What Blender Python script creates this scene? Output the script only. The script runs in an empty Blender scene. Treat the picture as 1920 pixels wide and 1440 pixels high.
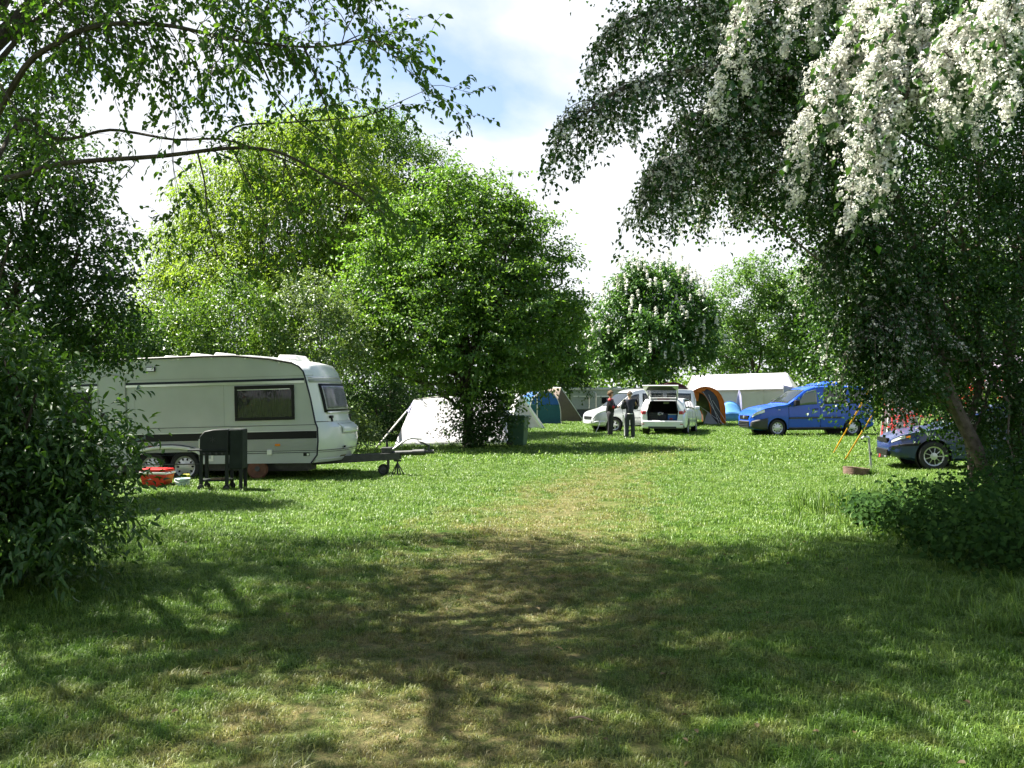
import bpy, bmesh, math, random
import numpy as np
from mathutils import Vector, Matrix

# ------------------------------------------------------------------ camera, sky, sun, exposure
sc = bpy.context.scene
COL = sc.collection
F_PX, CX, CY, HOR, EYE = 1844.0, 960.0, 720.0, 738.0, 1.65
PITCH = math.atan((HOR - CY) / F_PX)
cd = bpy.data.cameras.new('camera'); cam = bpy.data.objects.new('camera', cd); COL.objects.link(cam)
cd.sensor_width = 36.0; cd.lens = 36.0 * F_PX / 1920.0; cd.clip_end = 2000; cd.clip_start = 0.05
cam.location = (0, 0, EYE); cam.rotation_euler = (math.pi / 2 + PITCH, 0, 0)
sc.camera = cam

SUN_EL, SUN_TO = math.radians(56), Vector((-1.0, 0.45, 0)).normalized()      # direction on the ground towards the sun
to_sun = Vector((SUN_TO.x * math.cos(SUN_EL), SUN_TO.y * math.cos(SUN_EL), math.sin(SUN_EL)))
w = bpy.data.worlds.new('World'); sc.world = w; w.use_nodes = True
nt = w.node_tree; nt.nodes.clear()
wo = nt.nodes.new('ShaderNodeOutputWorld'); bg = nt.nodes.new('ShaderNodeBackground')
sky = nt.nodes.new('ShaderNodeTexSky'); sky.sky_type = 'NISHITA'; sky.sun_disc = False
sky.sun_elevation = SUN_EL; sky.sun_rotation = math.atan2(SUN_TO.x, SUN_TO.y)
sky.air_density = 1.0; sky.dust_density = 1.5; sky.ozone_density = 1.2
tc = nt.nodes.new('ShaderNodeTexCoord'); sep = nt.nodes.new('ShaderNodeSeparateXYZ')
nt.links.new(tc.outputs['Generated'], sep.inputs[0])
def wmath(op, a, b=None):
    n = nt.nodes.new('ShaderNodeMath'); n.operation = op
    for i, v in enumerate((a, b)):
        if v is None: continue
        if isinstance(v, (int, float)): n.inputs[i].default_value = v
        else: nt.links.new(v, n.inputs[i])
    return n.outputs[0]
zz = wmath('ADD', wmath('MAXIMUM', sep.outputs[2], 0.0), 0.22)
comb = nt.nodes.new('ShaderNodeCombineXYZ')
nt.links.new(wmath('DIVIDE', sep.outputs[0], zz), comb.inputs[0])
nt.links.new(wmath('DIVIDE', sep.outputs[1], zz), comb.inputs[1])
comb.inputs[2].default_value = 3.3
nz = nt.nodes.new('ShaderNodeTexNoise'); nz.inputs['Scale'].default_value = 1.15
nz.inputs['Detail'].default_value = 9; nz.inputs['Roughness'].default_value = 0.52; nz.inputs['Distortion'].default_value = 0.25
nt.links.new(comb.outputs[0], nz.inputs['Vector'])
thin = wmath('SUBTRACT', nz.outputs['Fac'], wmath('MULTIPLY', sep.outputs[2], 1.1))   # cloud layer looks denser towards the horizon
ramp = nt.nodes.new('ShaderNodeValToRGB')
ramp.color_ramp.elements[0].position = -0.0; ramp.color_ramp.elements[0].color = (0.04, 0.04, 0.04, 1)
ramp.color_ramp.elements[1].position = 0.15; ramp.color_ramp.elements[1].color = (1, 1, 1, 1)
nt.links.new(thin, ramp.inputs[0])
mixc = nt.nodes.new('ShaderNodeMixRGB'); mixc.inputs[2].default_value = (5.2, 5.35, 5.6, 1)
nt.links.new(ramp.outputs[0], mixc.inputs[0]); nt.links.new(sky.outputs[0], mixc.inputs[1])
nt.links.new(mixc.outputs[0], bg.inputs[0]); bg.inputs[1].default_value = 0.05
nt.links.new(bg.outputs[0], wo.inputs[0])
sl = bpy.data.lights.new('sun', 'SUN'); sl.energy = 5.0; sl.angle = math.radians(0.55); sl.color = (1.0, 0.95, 0.86)
sun = bpy.data.objects.new('sun', sl); COL.objects.link(sun)
sun.rotation_euler = to_sun.to_track_quat('Z', 'Y').to_euler()
sun.location = (-30, 0, 40)
vs = sc.view_settings; vs.view_transform = 'Standard'; vs.look = 'None'; vs.exposure = 2.15; vs.gamma = 1.0
sc.cycles.use_denoising = True
sc.cycles.max_bounces = 6; sc.cycles.diffuse_bounces = 2; sc.cycles.glossy_bounces = 3
sc.cycles.transmission_bounces = 4; sc.cycles.transparent_max_bounces = 8
sc.cycles.use_adaptive_sampling = True; sc.cycles.adaptive_threshold = 0.015
sc.cycles.caustics_reflective = False; sc.cycles.caustics_refractive = False

rng = np.random.default_rng(11)
random.seed(4)
R = math.radians

def P(px, py, Y):
    """the point at depth Y seen at photograph pixel px, py"""
    dx = (px - CX) / F_PX; up = (CY - py) / F_PX
    d = Vector((dx, math.cos(PITCH) - up * math.sin(PITCH), math.sin(PITCH) + up * math.cos(PITCH)))
    d *= Y / d.y
    return Vector((d.x, d.y, EYE + d.z))
def G(px, py):
    """the ground point under a pixel"""
    p = P(px, py, 10.0); t = EYE / (EYE - p.z)
    return Vector((p.x * t, p.y * t, 0.0))

# ------------------------------------------------------------------ materials
MAT = {}
def nodes_of(name):
    m = bpy.data.materials.new(name); m.use_nodes = True
    MAT[name] = m
    return m, m.node_tree, m.node_tree.nodes, m.node_tree.links, m.node_tree.nodes['Principled BSDF']
def mat(name, col, rough=0.5, metal=0.0, var=0.12, scale=6.0, coat=0.0, bump=0.0, spec=0.5, bscale=None, trans=0.0, sheen=0.0):
    m, t, n, l, b = nodes_of(name)
    tcn = n.new('ShaderNodeTexCoord'); nn = n.new('ShaderNodeTexNoise')
    nn.inputs['Scale'].default_value = scale; nn.inputs['Detail'].default_value = 5
    l.new(tcn.outputs['Object'], nn.inputs['Vector'])
    r = n.new('ShaderNodeValToRGB'); c = np.array(col)
    r.color_ramp.elements[0].position = 0.3; r.color_ramp.elements[1].position = 0.72
    r.color_ramp.elements[0].color = (*np.clip(c * (1 - var), 0, 1), 1)
    r.color_ramp.elements[1].color = (*np.clip(c * (1 + var * 0.6), 0, 1), 1)
    l.new(nn.outputs['Fac'], r.inputs[0]); l.new(r.outputs[0], b.inputs['Base Color'])
    b.inputs['Roughness'].default_value = rough; b.inputs['Metallic'].default_value = metal
    b.inputs['Specular IOR Level'].default_value = spec
    b.inputs['Coat Weight'].default_value = coat; b.inputs['Coat Roughness'].default_value = 0.06
    if bump:
        nb = n.new('ShaderNodeTexNoise'); nb.inputs['Scale'].default_value = bscale or scale * 4; nb.inputs['Detail'].default_value = 4
        l.new(tcn.outputs['Object'], nb.inputs['Vector'])
        bp = n.new('ShaderNodeBump'); bp.inputs['Strength'].default_value = bump; bp.inputs['Distance'].default_value = 0.02
        l.new(nb.outputs['Fac'], bp.inputs['Height']); l.new(bp.outputs[0], b.inputs['Normal'])
    if trans:
        tr = n.new('ShaderNodeBsdfTranslucent'); l.new(r.outputs[0], tr.inputs[0])
        mx = n.new('ShaderNodeMixShader'); mx.inputs[0].default_value = trans
        l.new(b.outputs[0], mx.inputs[1]); l.new(tr.outputs[0], mx.inputs[2]); l.new(mx.outputs[0], n['Material Output'].inputs[0])
    return m
def foliage(name, dark, light, trans=0.4, rough=0.42, tcol=None, spec=0.4):
    m, t, n, l, b = nodes_of(name)
    a = n.new('ShaderNodeAttribute'); a.attribute_name = 'rnd'
    r = n.new('ShaderNodeValToRGB')
    r.color_ramp.elements[0].color = (*dark, 1); r.color_ramp.elements[1].color = (*light, 1)
    l.new(a.outputs['Fac'], r.inputs[0]); l.new(r.outputs[0], b.inputs['Base Color'])
    b.inputs['Roughness'].default_value = rough; b.inputs['Specular IOR Level'].default_value = spec
    tr = n.new('ShaderNodeBsdfTranslucent')
    mixt = n.new('ShaderNodeMixRGB'); mixt.blend_type = 'MULTIPLY'; mixt.inputs[0].default_value = 1.0
    mixt.inputs[2].default_value = (*(tcol or (1.5, 1.45, 0.6)), 1)
    l.new(r.outputs[0], mixt.inputs[1]); l.new(mixt.outputs[0], tr.inputs[0])
    mx = n.new('ShaderNodeMixShader'); mx.inputs[0].default_value = trans
    l.new(b.outputs[0], mx.inputs[1]); l.new(tr.outputs[0], mx.inputs[2]); l.new(mx.outputs[0], n['Material Output'].inputs[0])
    return m
def glass(name, tint, clear=0.6, rough=0.03):
    m, t, n, l, b = nodes_of(name)
    b.inputs['Base Color'].default_value = (*tint, 1); b.inputs['Roughness'].default_value = rough
    b.inputs['Specular IOR Level'].default_value = 0.8
    tp = n.new('ShaderNodeBsdfTransparent'); mx = n.new('ShaderNodeMixShader'); mx.inputs[0].default_value = clear
    l.new(b.outputs[0], mx.inputs[1]); l.new(tp.outputs[0], mx.inputs[2]); l.new(mx.outputs[0], n['Material Output'].inputs[0])
    return m

def lawn_nodes(n, l, blade):
    """lawn colour by place: a worn, dry track through fresh grass, with bare spots"""
    geo = n.new('ShaderNodeNewGeometry'); sp = n.new('ShaderNodeSeparateXYZ'); l.new(geo.outputs['Position'], sp.inputs[0])
    def M(op, a, b=None, c=None):
        q = n.new('ShaderNodeMath'); q.operation = op
        for i, v in enumerate((a, b, c)):
            if v is None: continue
            if isinstance(v, (int, float)): q.inputs[i].default_value = v
            else: l.new(v, q.inputs[i])
        return q.outputs[0]
    def N(scale, detail=4, rough=0.55):
        q = n.new('ShaderNodeTexNoise'); q.inputs['Scale'].default_value = scale; q.inputs['Detail'].default_value = detail
        q.inputs['Roughness'].default_value = rough; l.new(geo.outputs['Position'], q.inputs['Vector']); return q.outputs['Fac']
    yy = M('MINIMUM', sp.outputs[1], 34.0)
    centre = M('ADD', M('MULTIPLY', M('MULTIPLY', yy, yy), 0.0062), -0.55)
    d = M('ABSOLUTE', M('SUBTRACT', sp.outputs[0], centre))
    big = N(0.55, 5); mid = N(2.7, 5); fine = N(14, 3)
    wear = M('SUBTRACT', M('SUBTRACT', 1.12, M('MULTIPLY', M('MAXIMUM', M('SUBTRACT', sp.outputs[1], 9.0), 0.0), 0.040)), M('DIVIDE', d, 1.9))
    wear = M('ADD', wear, M('MULTIPLY', M('SUBTRACT', mid, 0.5), 2.8))
    wear = M('ADD', wear, M('MULTIPLY', M('SUBTRACT', big, 0.5), 0.8))
    q = n.new('ShaderNodeClamp'); l.new(wear, q.inputs[0]); wear = q.outputs[0]
    def mixrgb(f, a, b):
        q = n.new('ShaderNodeMixRGB')
        for i, v in enumerate((f, a, b)):
            if isinstance(v, tuple): q.inputs[i].default_value = (*v, 1)
            elif isinstance(v, (int, float)): q.inputs[i].default_value = v
            else: l.new(v, q.inputs[i])
        return q.outputs[0]
    ramp = n.new('ShaderNodeValToRGB'); l.new(mid, ramp.inputs[0])
    ramp.color_ramp.elements[0].position = 0.3; ramp.color_ramp.elements[1].position = 0.7
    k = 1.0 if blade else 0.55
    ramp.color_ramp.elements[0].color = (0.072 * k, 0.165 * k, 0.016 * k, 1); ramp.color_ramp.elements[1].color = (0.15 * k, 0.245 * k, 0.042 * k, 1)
    dry = n.new('ShaderNodeValToRGB'); l.new(fine, dry.inputs[0])
    dry.color_ramp.elements[0].position = 0.35; dry.color_ramp.elements[1].position = 0.65
    if blade:
        dry.color_ramp.elements[0].color = (0.14, 0.155, 0.035, 1); dry.color_ramp.elements[1].color = (0.27, 0.20, 0.08, 1)
    else:
        dry.color_ramp.elements[0].color = (0.075, 0.075, 0.028, 1); dry.color_ramp.elements[1].color = (0.23, 0.175, 0.09, 1)
    return geo, wear, M, mixrgb, mixrgb(M('MULTIPLY', wear, 0.74), ramp.outputs[0], dry.outputs[0]), mid, fine, big

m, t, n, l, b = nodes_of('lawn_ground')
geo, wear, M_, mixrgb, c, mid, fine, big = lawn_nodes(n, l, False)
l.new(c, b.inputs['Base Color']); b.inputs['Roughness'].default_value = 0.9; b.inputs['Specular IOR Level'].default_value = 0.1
nb = n.new('ShaderNodeTexNoise'); nb.inputs['Scale'].default_value = 38; nb.inputs['Detail'].default_value = 6; nb.inputs['Roughness'].default_value = 0.7
l.new(geo.outputs['Position'], nb.inputs['Vector'])
bp = n.new('ShaderNodeBump'); bp.inputs['Strength'].default_value = 0.9; bp.inputs['Distance'].default_value = 0.05
l.new(nb.outputs['Fac'], bp.inputs['Height']); l.new(bp.outputs[0], b.inputs['Normal'])

m, t, n, l, b = nodes_of('grass_blade')
geo, wear, M_, mixrgb, c, mid, fine, big = lawn_nodes(n, l, True)
a = n.new('ShaderNodeAttribute'); a.attribute_name = 'rnd'
hs = n.new('ShaderNodeHueSaturation'); l.new(c, hs.inputs['Color'])
l.new(M_('ADD', M_('MULTIPLY', a.outputs['Fac'], 1.0), 0.55), hs.inputs['Value'])
l.new(M_('ADD', M_('MULTIPLY', a.outputs['Fac'], -0.03), 0.512), hs.inputs['Hue'])
l.new(hs.outputs[0], b.inputs['Base Color']); b.inputs['Roughness'].default_value = 0.45; b.inputs['Specular IOR Level'].default_value = 0.35
tr = n.new('ShaderNodeBsdfTranslucent'); l.new(hs.outputs[0], tr.inputs[0])
mx = n.new('ShaderNodeMixShader'); mx.inputs[0].default_value = 0.38
l.new(b.outputs[0], mx.inputs[1]); l.new(tr.outputs[0], mx.inputs[2]); l.new(mx.outputs[0], n['Material Output'].inputs[0])

mat('bark', (0.075, 0.062, 0.048), 0.9, var=0.45, scale=14, bump=0.8, spec=0.15)
mat('bark_pale', (0.13, 0.11, 0.085), 0.9, var=0.45, scale=10, bump=0.8, spec=0.15)
foliage('leaf_near', (0.035, 0.095, 0.014), (0.105, 0.20, 0.032), 0.6)
foliage('leaf_elder', (0.02, 0.062, 0.011), (0.07, 0.145, 0.028), 0.34, 0.4)
foliage('leaf_dark', (0.02, 0.058, 0.011), (0.05, 0.11, 0.022), 0.34)
foliage('leaf_willow', (0.085, 0.155, 0.026), (0.17, 0.25, 0.046), 0.56)
foliage('leaf_grey', (0.07, 0.125, 0.045), (0.14, 0.20, 0.08), 0.32)
foliage('leaf_centre', (0.045, 0.118, 0.022), (0.135, 0.235, 0.046), 0.50)
foliage('leaf_hedge', (0.045, 0.105, 0.018), (0.105, 0.185, 0.036), 0.4)
foliage('leaf_chestnut', (0.035, 0.10, 0.022), (0.085, 0.18, 0.04), 0.34)
foliage('leaf_far', (0.055, 0.13, 0.025), (0.12, 0.22, 0.05), 0.40)
foliage('leaf_haw', (0.016, 0.054, 0.01), (0.05, 0.115, 0.024), 0.36)
foliage('leaf_ivy', (0.014, 0.045, 0.008), (0.04, 0.09, 0.016), 0.3, 0.75, spec=0.1)
foliage('leaf_red', (0.28, 0.02, 0.02), (0.55, 0.06, 0.06), 0.4, tcol=(1.2, 0.8, 0.8))
foliage('blossom', (0.60, 0.60, 0.54), (0.88, 0.87, 0.82), 0.32, 0.6, tcol=(1.0, 1.0, 0.95), spec=0.2)
foliage('blossom_lilac', (0.5, 0.42, 0.52), (0.75, 0.68, 0.78), 0.3, 0.6, tcol=(1, 0.95, 1), spec=0.2)

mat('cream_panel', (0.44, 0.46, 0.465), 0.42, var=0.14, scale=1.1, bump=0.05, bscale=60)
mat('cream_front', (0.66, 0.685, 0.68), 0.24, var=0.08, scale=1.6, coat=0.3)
mat('grey_panel', (0.30, 0.31, 0.305), 0.45, var=0.06, scale=2)
mat('navy_trim', (0.010, 0.013, 0.03), 0.45, spec=0.3)
mat('black_trim', (0.008, 0.008, 0.009), 0.5, spec=0.25)
mat('alu', (0.62, 0.63, 0.63), 0.3, 0.8, var=0.06)
mat('steel_dark', (0.07, 0.072, 0.07), 0.55, 0.5, var=0.3, scale=12)
mat('galv', (0.33, 0.34, 0.34), 0.5, 0.6, var=0.2, scale=9)
mat('rubber', (0.016, 0.016, 0.016), 0.8, var=0.2)
mat('hubcap', (0.52, 0.53, 0.53), 0.34, 0.45, var=0.06)
mat('white_plastic', (0.74, 0.74, 0.71), 0.4, var=0.05)
mat('grime', (0.22, 0.21, 0.10), 0.7, var=0.4, scale=8)
mat('curtain', (0.085, 0.075, 0.085), 0.9, var=0.2, scale=5)
mat('curtain_sky_reflection', (0.55, 0.52, 0.64), 0.9, var=0.3, scale=4)  # bright lavender paints in the sky reflected by the caravan front window
glass('clear_glass', (0.02, 0.02, 0.025), 0.72)
glass('car_glass', (0.02, 0.025, 0.025), 0.15)
glass('car_glass_green', (0.09, 0.12, 0.11), 0.08)
glass('tail_glass', (0.05, 0.06, 0.06), 0.45)
mat('orange_lens', (0.75, 0.22, 0.02), 0.25, coat=0.5)
mat('red_lens', (0.42, 0.012, 0.02), 0.15, coat=0.8)
mat('clear_lens', (0.62, 0.64, 0.66), 0.12, 0.2, coat=0.8)
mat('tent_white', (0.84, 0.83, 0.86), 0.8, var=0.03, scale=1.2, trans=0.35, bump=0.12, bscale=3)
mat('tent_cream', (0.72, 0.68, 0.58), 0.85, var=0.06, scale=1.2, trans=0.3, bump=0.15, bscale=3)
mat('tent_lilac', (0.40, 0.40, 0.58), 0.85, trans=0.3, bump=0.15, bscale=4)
mat('tent_silver', (0.42, 0.43, 0.42), 0.6, var=0.08, trans=0.2, bump=0.15, bscale=4)
mat('tent_blue', (0.02, 0.12, 0.42), 0.6, trans=0.3, bump=0.15, bscale=5)
mat('tent_teal', (0.012, 0.10, 0.13), 0.65, trans=0.25, bump=0.15, bscale=5)
mat('tent_brown', (0.17, 0.13, 0.105), 0.8, var=0.1, trans=0.2, bump=0.2, bscale=4)
mat('tent_sky', (0.12, 0.36, 0.72), 0.6, trans=0.35, bump=0.15, bscale=5)
mat('tent_dark', (0.055, 0.055, 0.062), 0.7, trans=0.1, bump=0.15, bscale=5)
mat('tent_grey', (0.17, 0.17, 0.175), 0.7, trans=0.15, bump=0.15, bscale=5)
mat('tent_orange', (0.78, 0.22, 0.015), 0.65, trans=0.35)
mat('tent_maroon', (0.10, 0.018, 0.03), 0.7, trans=0.2)
mat('rope', (0.55, 0.54, 0.50), 0.8)
mat('yellow_strap', (0.75, 0.42, 0.015), 0.6, trans=0.2)
mat('bin_green', (0.045, 0.12, 0.06), 0.5, var=0.12, scale=4)
mat('bin_lid', (0.06, 0.14, 0.08), 0.42)
mat('silver_paint', (0.50, 0.52, 0.52), 0.3, 0.35, var=0.03, coat=0.7)
mat('white_paint', (0.76, 0.78, 0.78), 0.25, var=0.02, coat=0.8)
mat('blue_paint', (0.008, 0.07, 0.46), 0.34, 0.0, var=0.05, coat=0.35, spec=0.35)
mat('navy_paint', (0.012, 0.026, 0.105), 0.3, 0.0, var=0.06, coat=0.5)
mat('grey_bumper', (0.035, 0.037, 0.04), 0.6, var=0.1)
mat('boot_carpet', (0.018, 0.018, 0.02), 0.95)
mat('blue_bag', (0.025, 0.11, 0.36), 0.6)
mat('bag_dark', (0.022, 0.022, 0.03), 0.8)
mat('cloth_white', (0.72, 0.72, 0.70), 0.9)
mat('bbq', (0.016, 0.021, 0.018), 0.5, var=0.3, scale=8, spec=0.25)
mat('bbq_cover', (0.022, 0.029, 0.025), 0.8, var=0.3, bump=0.3, spec=0.2)
mat('cool_red', (0.55, 0.018, 0.016), 0.35)
mat('enamel', (0.55, 0.68, 0.72), 0.3, coat=0.5)
mat('sponge', (0.62, 0.58, 0.08), 0.9)
mat('rust', (0.13, 0.055, 0.03), 0.85, var=0.4, scale=12)
mat('wood_old', (0.24, 0.17, 0.10), 0.85, var=0.35, scale=12)
mat('rust_barrel', (0.16, 0.10, 0.075), 0.85, var=0.45, scale=9, bump=0.3)
mat('soil', (0.07, 0.05, 0.033), 0.95, var=0.4, scale=9, bump=0.6)
mat('skin', (0.50, 0.30, 0.21), 0.55, var=0.06)
mat('hair_brown', (0.13, 0.075, 0.03), 0.8, var=0.3, scale=40, bump=0.8, bscale=60)
mat('hair_grey', (0.17, 0.13, 0.11), 0.85, var=0.2, scale=40)
mat('jacket_black', (0.014, 0.014, 0.017), 0.75, var=0.2, bump=0.3, bscale=14)
mat('jacket_navy', (0.014, 0.017, 0.032), 0.7, var=0.2, bump=0.3, bscale=14)
mat('jacket_red', (0.50, 0.015, 0.02), 0.65, var=0.15)
mat('shoe', (0.02, 0.02, 0.022), 0.6)
mat('shoe_white', (0.6, 0.6, 0.6), 0.6)
mat('plaid', (0.55, 0.54, 0.54), 0.85, var=0.1, trans=0.25)
mat('static_green', (0.30, 0.34, 0.30), 0.6, var=0.1)
mat('static_skirt', (0.05, 0.06, 0.055), 0.8)
mat('plate', (0.75, 0.76, 0.72), 0.4)

# ------------------------------------------------------------------ helpers
def link(o, parent=None):
    COL.objects.link(o)
    if parent is not None: o.parent = parent
    return o
def tag(o, label=None, cat=None, group=None, kind=None):
    if label: o['label'] = label
    if cat: o['category'] = cat
    if group: o['group'] = group
    if kind: o['kind'] = kind
    return o
def empty(name, loc=(0, 0, 0), rot=(0, 0, 0), label=None, cat=None, group=None):
    o = bpy.data.objects.new(name, None); o.empty_display_size = 0.2
    o.location = loc; o.rotation_euler = rot
    link(o); return tag(o, label, cat, group)
def np_mesh(name, verts, faces, rnd=None):
    """verts n x 3, faces m x k (all the same size)"""
    me = bpy.data.meshes.new(name); verts = np.asarray(verts, np.float32); faces = np.asarray(faces, np.int32)
    me.vertices.add(len(verts)); me.vertices.foreach_set('co', verts.ravel())
    mf, k = faces.shape
    me.loops.add(mf * k); me.loops.foreach_set('vertex_index', faces.ravel())
    me.polygons.add(mf); me.polygons.foreach_set('loop_start', np.arange(mf, dtype=np.int32) * k)
    if rnd is not None:
        at = me.attributes.new('rnd', 'FLOAT', 'POINT'); at.data.foreach_set('value', np.asarray(rnd, np.float32))
    me.update(calc_edges=True)
    return me

class MB:
    """collects shapes; build() makes ONE mesh object"""
    def __init__(s): s.v = []; s.f = []
    def add(s, vs, fs):
        o = len(s.v); s.v += [tuple(v) for v in vs]; s.f += [tuple(i + o for i in f) for f in fs]; return s
    def box(s, x0, x1, y0, y1, z0, z1, M=None):
        vs = [Vector((x, y, z)) for z in (z0, z1) for y in (y0, y1) for x in (x0, x1)]
        if M is not None: vs = [M @ v for v in vs]
        return s.add(vs, [(0, 2, 3, 1), (4, 5, 7, 6), (0, 1, 5, 4), (2, 6, 7, 3), (0, 4, 6, 2), (1, 3, 7, 5)])
    def tube(s, pts, rad, n=8, caps=True):
        pts = [Vector(p) for p in pts]; rads = rad if hasattr(rad, '__len__') else [rad] * len(pts)
        ref = None; vs = []
        for i, p in enumerate(pts):
            d = (pts[min(i + 1, len(pts) - 1)] - pts[max(i - 1, 0)])
            if d.length < 1e-9: d = Vector((0, 0, 1))
            d.normalize()
            if ref is None: ref = d.orthogonal().normalized()
            ref = (ref - d * ref.dot(d)); ref = ref.normalized() if ref.length > 1e-6 else d.orthogonal().normalized()
            q = d.cross(ref)
            for k in range(n):
                a = 2 * math.pi * k / n
                vs.append(p + (ref * math.cos(a) + q * math.sin(a)) * rads[i])
        fs = [(i * n + k, i * n + (k + 1) % n, (i + 1) * n + (k + 1) % n, (i + 1) * n + k) for i in range(len(pts) - 1) for k in range(n)]
        if caps: fs += [tuple(range(n - 1, -1, -1)), tuple((len(pts) - 1) * n + k for k in range(n))]
        return s.add(vs, fs)
    def lathe(s, prof, n=20, M=None, close=False):
        """prof: list of (r, z) turned about z"""
        vs = []
        for r, z in prof:
            for k in range(n):
                a = 2 * math.pi * k / n; vs.append(Vector((r * math.cos(a), r * math.sin(a), z)))
        if M is not None: vs = [M @ v for v in vs]
        m_ = len(prof)
        fs = [(i * n + k, i * n + (k + 1) % n, ((i + 1) % m_) * n + (k + 1) % n, ((i + 1) % m_) * n + k) for i in range(m_ if close else m_ - 1) for k in range(n)]
        if not close: fs += [tuple(range(n - 1, -1, -1)), tuple((m_ - 1) * n + k for k in range(n))]
        return s.add(vs, fs)
    def prism(s, poly, y0, y1):
        """poly in x, z; extruded along y"""
        k = len(poly)
        vs = [(x, y0, z) for x, z in poly] + [(x, y1, z) for x, z in poly]
        fs = [tuple(range(k)), tuple(range(2 * k - 1, k - 1, -1))] + [(i, i + k, (i + 1) % k + k, (i + 1) % k) for i in range(k)]
        return s.add(vs, fs)
    def grid(s, fn, nu, nv):
        vs = [fn(i / nu, j / nv) for j in range(nv + 1) for i in range(nu + 1)]
        return s.add(vs, [(j * (nu + 1) + i, j * (nu + 1) + i + 1, (j + 1) * (nu + 1) + i + 1, (j + 1) * (nu + 1) + i) for j in range(nv) for i in range(nu)])
    def build(s, name, m, parent=None, smooth=False, bevel=0, solid=0, angle=40):
        me = bpy.data.meshes.new(name); me.from_pydata(s.v, [], s.f); me.update()
        bm = bmesh.new(); bm.from_mesh(me); bmesh.ops.recalc_face_normals(bm, faces=bm.faces); bm.to_mesh(me); bm.free()
        if smooth:
            me.shade_smooth(); me.set_sharp_from_angle(angle=R(angle))
        me.materials.append(MAT[m])
        o = link(bpy.data.objects.new(name, me), parent)
        if solid:
            q = o.modifiers.new('thick', 'SOLIDIFY'); q.thickness = solid; q.offset = 0
        if bevel:
            q = o.modifiers.new('bevel', 'BEVEL'); q.width = bevel; q.segments = 2; q.limit_method = 'ANGLE'; q.angle_limit = R(40)
        return o

def unit(a): return a / np.maximum(np.linalg.norm(a, axis=-1, keepdims=True), 1e-9)
def leaf_arrays(pos, axis, up, length, width, shape='rhomb', fold=0.25, curl=0.15, rg=rng):
    """leaf blades: pos n x 3 (leaf base), axis and up n x 3. returns verts, faces, rnd"""
    nL = len(pos); axis = unit(axis); side = unit(np.cross(axis, up)); nrm = np.cross(side, axis)
    L = (np.broadcast_to(length, nL) * rg.uniform(0.55, 1.35, nL))[:, None]; W = (np.broadcast_to(width, nL) * rg.uniform(0.75, 1.2, nL))[:, None]
    if shape == 'rhomb':
        v = np.stack([pos, pos + axis * L * 0.45 + side * W * 0.5 + nrm * W * fold, pos + axis * L - nrm * L * curl, pos + axis * L * 0.45 - side * W * 0.5 + nrm * W * fold], 1)
        i = np.arange(nL)[:, None] * 4
        f = np.stack([i + [0, 2, 1], i + [0, 3, 2]], 1).reshape(-1, 3); k = 4
    else:
        v = np.stack([pos,
                      pos + axis * L * 0.28 + side * W * 0.42 + nrm * W * fold, pos + axis * L * 0.66 + side * W * 0.40 + nrm * (W * fold - L * curl * 0.35),
                      pos + axis * L - nrm * L * curl,
                      pos + axis * L * 0.66 - side * W * 0.40 + nrm * (W * fold - L * curl * 0.35), pos + axis * L * 0.28 - side * W * 0.42 + nrm * W * fold,
                      pos + axis * L * 0.5 - nrm * L * curl * 0.2], 1)
        i = np.arange(nL)[:, None] * 7
        f = np.stack([i + [0, 6, 1], i + [1, 6, 2], i + [2, 6, 3], i + [0, 5, 6], i + [5, 4, 6], i + [4, 3, 6]], 1).reshape(-1, 3); k = 7
    r = np.repeat(rg.random(nL), k)
    return v.reshape(-1, 3), f, r
def leaves_obj(name, parts, m, parent, origin):
    """joins leaf arrays into one foliage mesh"""
    off = 0; V = []; Fc = []; Rn = []
    for v, f, r in parts:
        V.append(v); Fc.append(f + off); Rn.append(r); off += len(v)
    me = np_mesh(name, np.concatenate(V) - np.array(origin), np.concatenate(Fc), np.concatenate(Rn))
    me.materials.append(MAT[m]); o = link(bpy.data.objects.new(name, me), parent); o['kind'] = 'stuff'
    return o
def sphere_dirs(n, rg=rng): return unit(rg.normal(size=(n, 3)))

def clumps_in(lobes, n, rg, shell=(0.7, 1.06), up_bias=0.15):
    """clump centres and outward directions near the skin of a set of ellipsoid lobes"""
    C = np.array([l_[0] for l_ in lobes], float); Rr = np.array([l_[1] for l_ in lobes], float)
    wt = (Rr.prod(1)) ** (2 / 3); wt /= wt.sum()
    k = rg.choice(len(lobes), n, p=wt); d = sphere_dirs(n, rg); d[:, 2] += up_bias; d = unit(d)
    s = rg.uniform(*shell, n) ** 1.0
    bump = 1 + 0.13 * np.sin(d[:, 0] * 5 + k) * np.sin(d[:, 1] * 6 + 2 * k) + 0.10 * np.sin(d[:, 2] * 9 + d[:, 0] * 7 + 3 * k)
    p = C[k] + d * Rr[k] * (s * bump)[:, None]
    q = np.linalg.norm((p[:, None] - C[None]) / Rr[None], axis=2); q[np.arange(n), k] = 9
    keep = q.min(1) > 0.62
    return p[keep], d[keep], k[keep]
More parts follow.
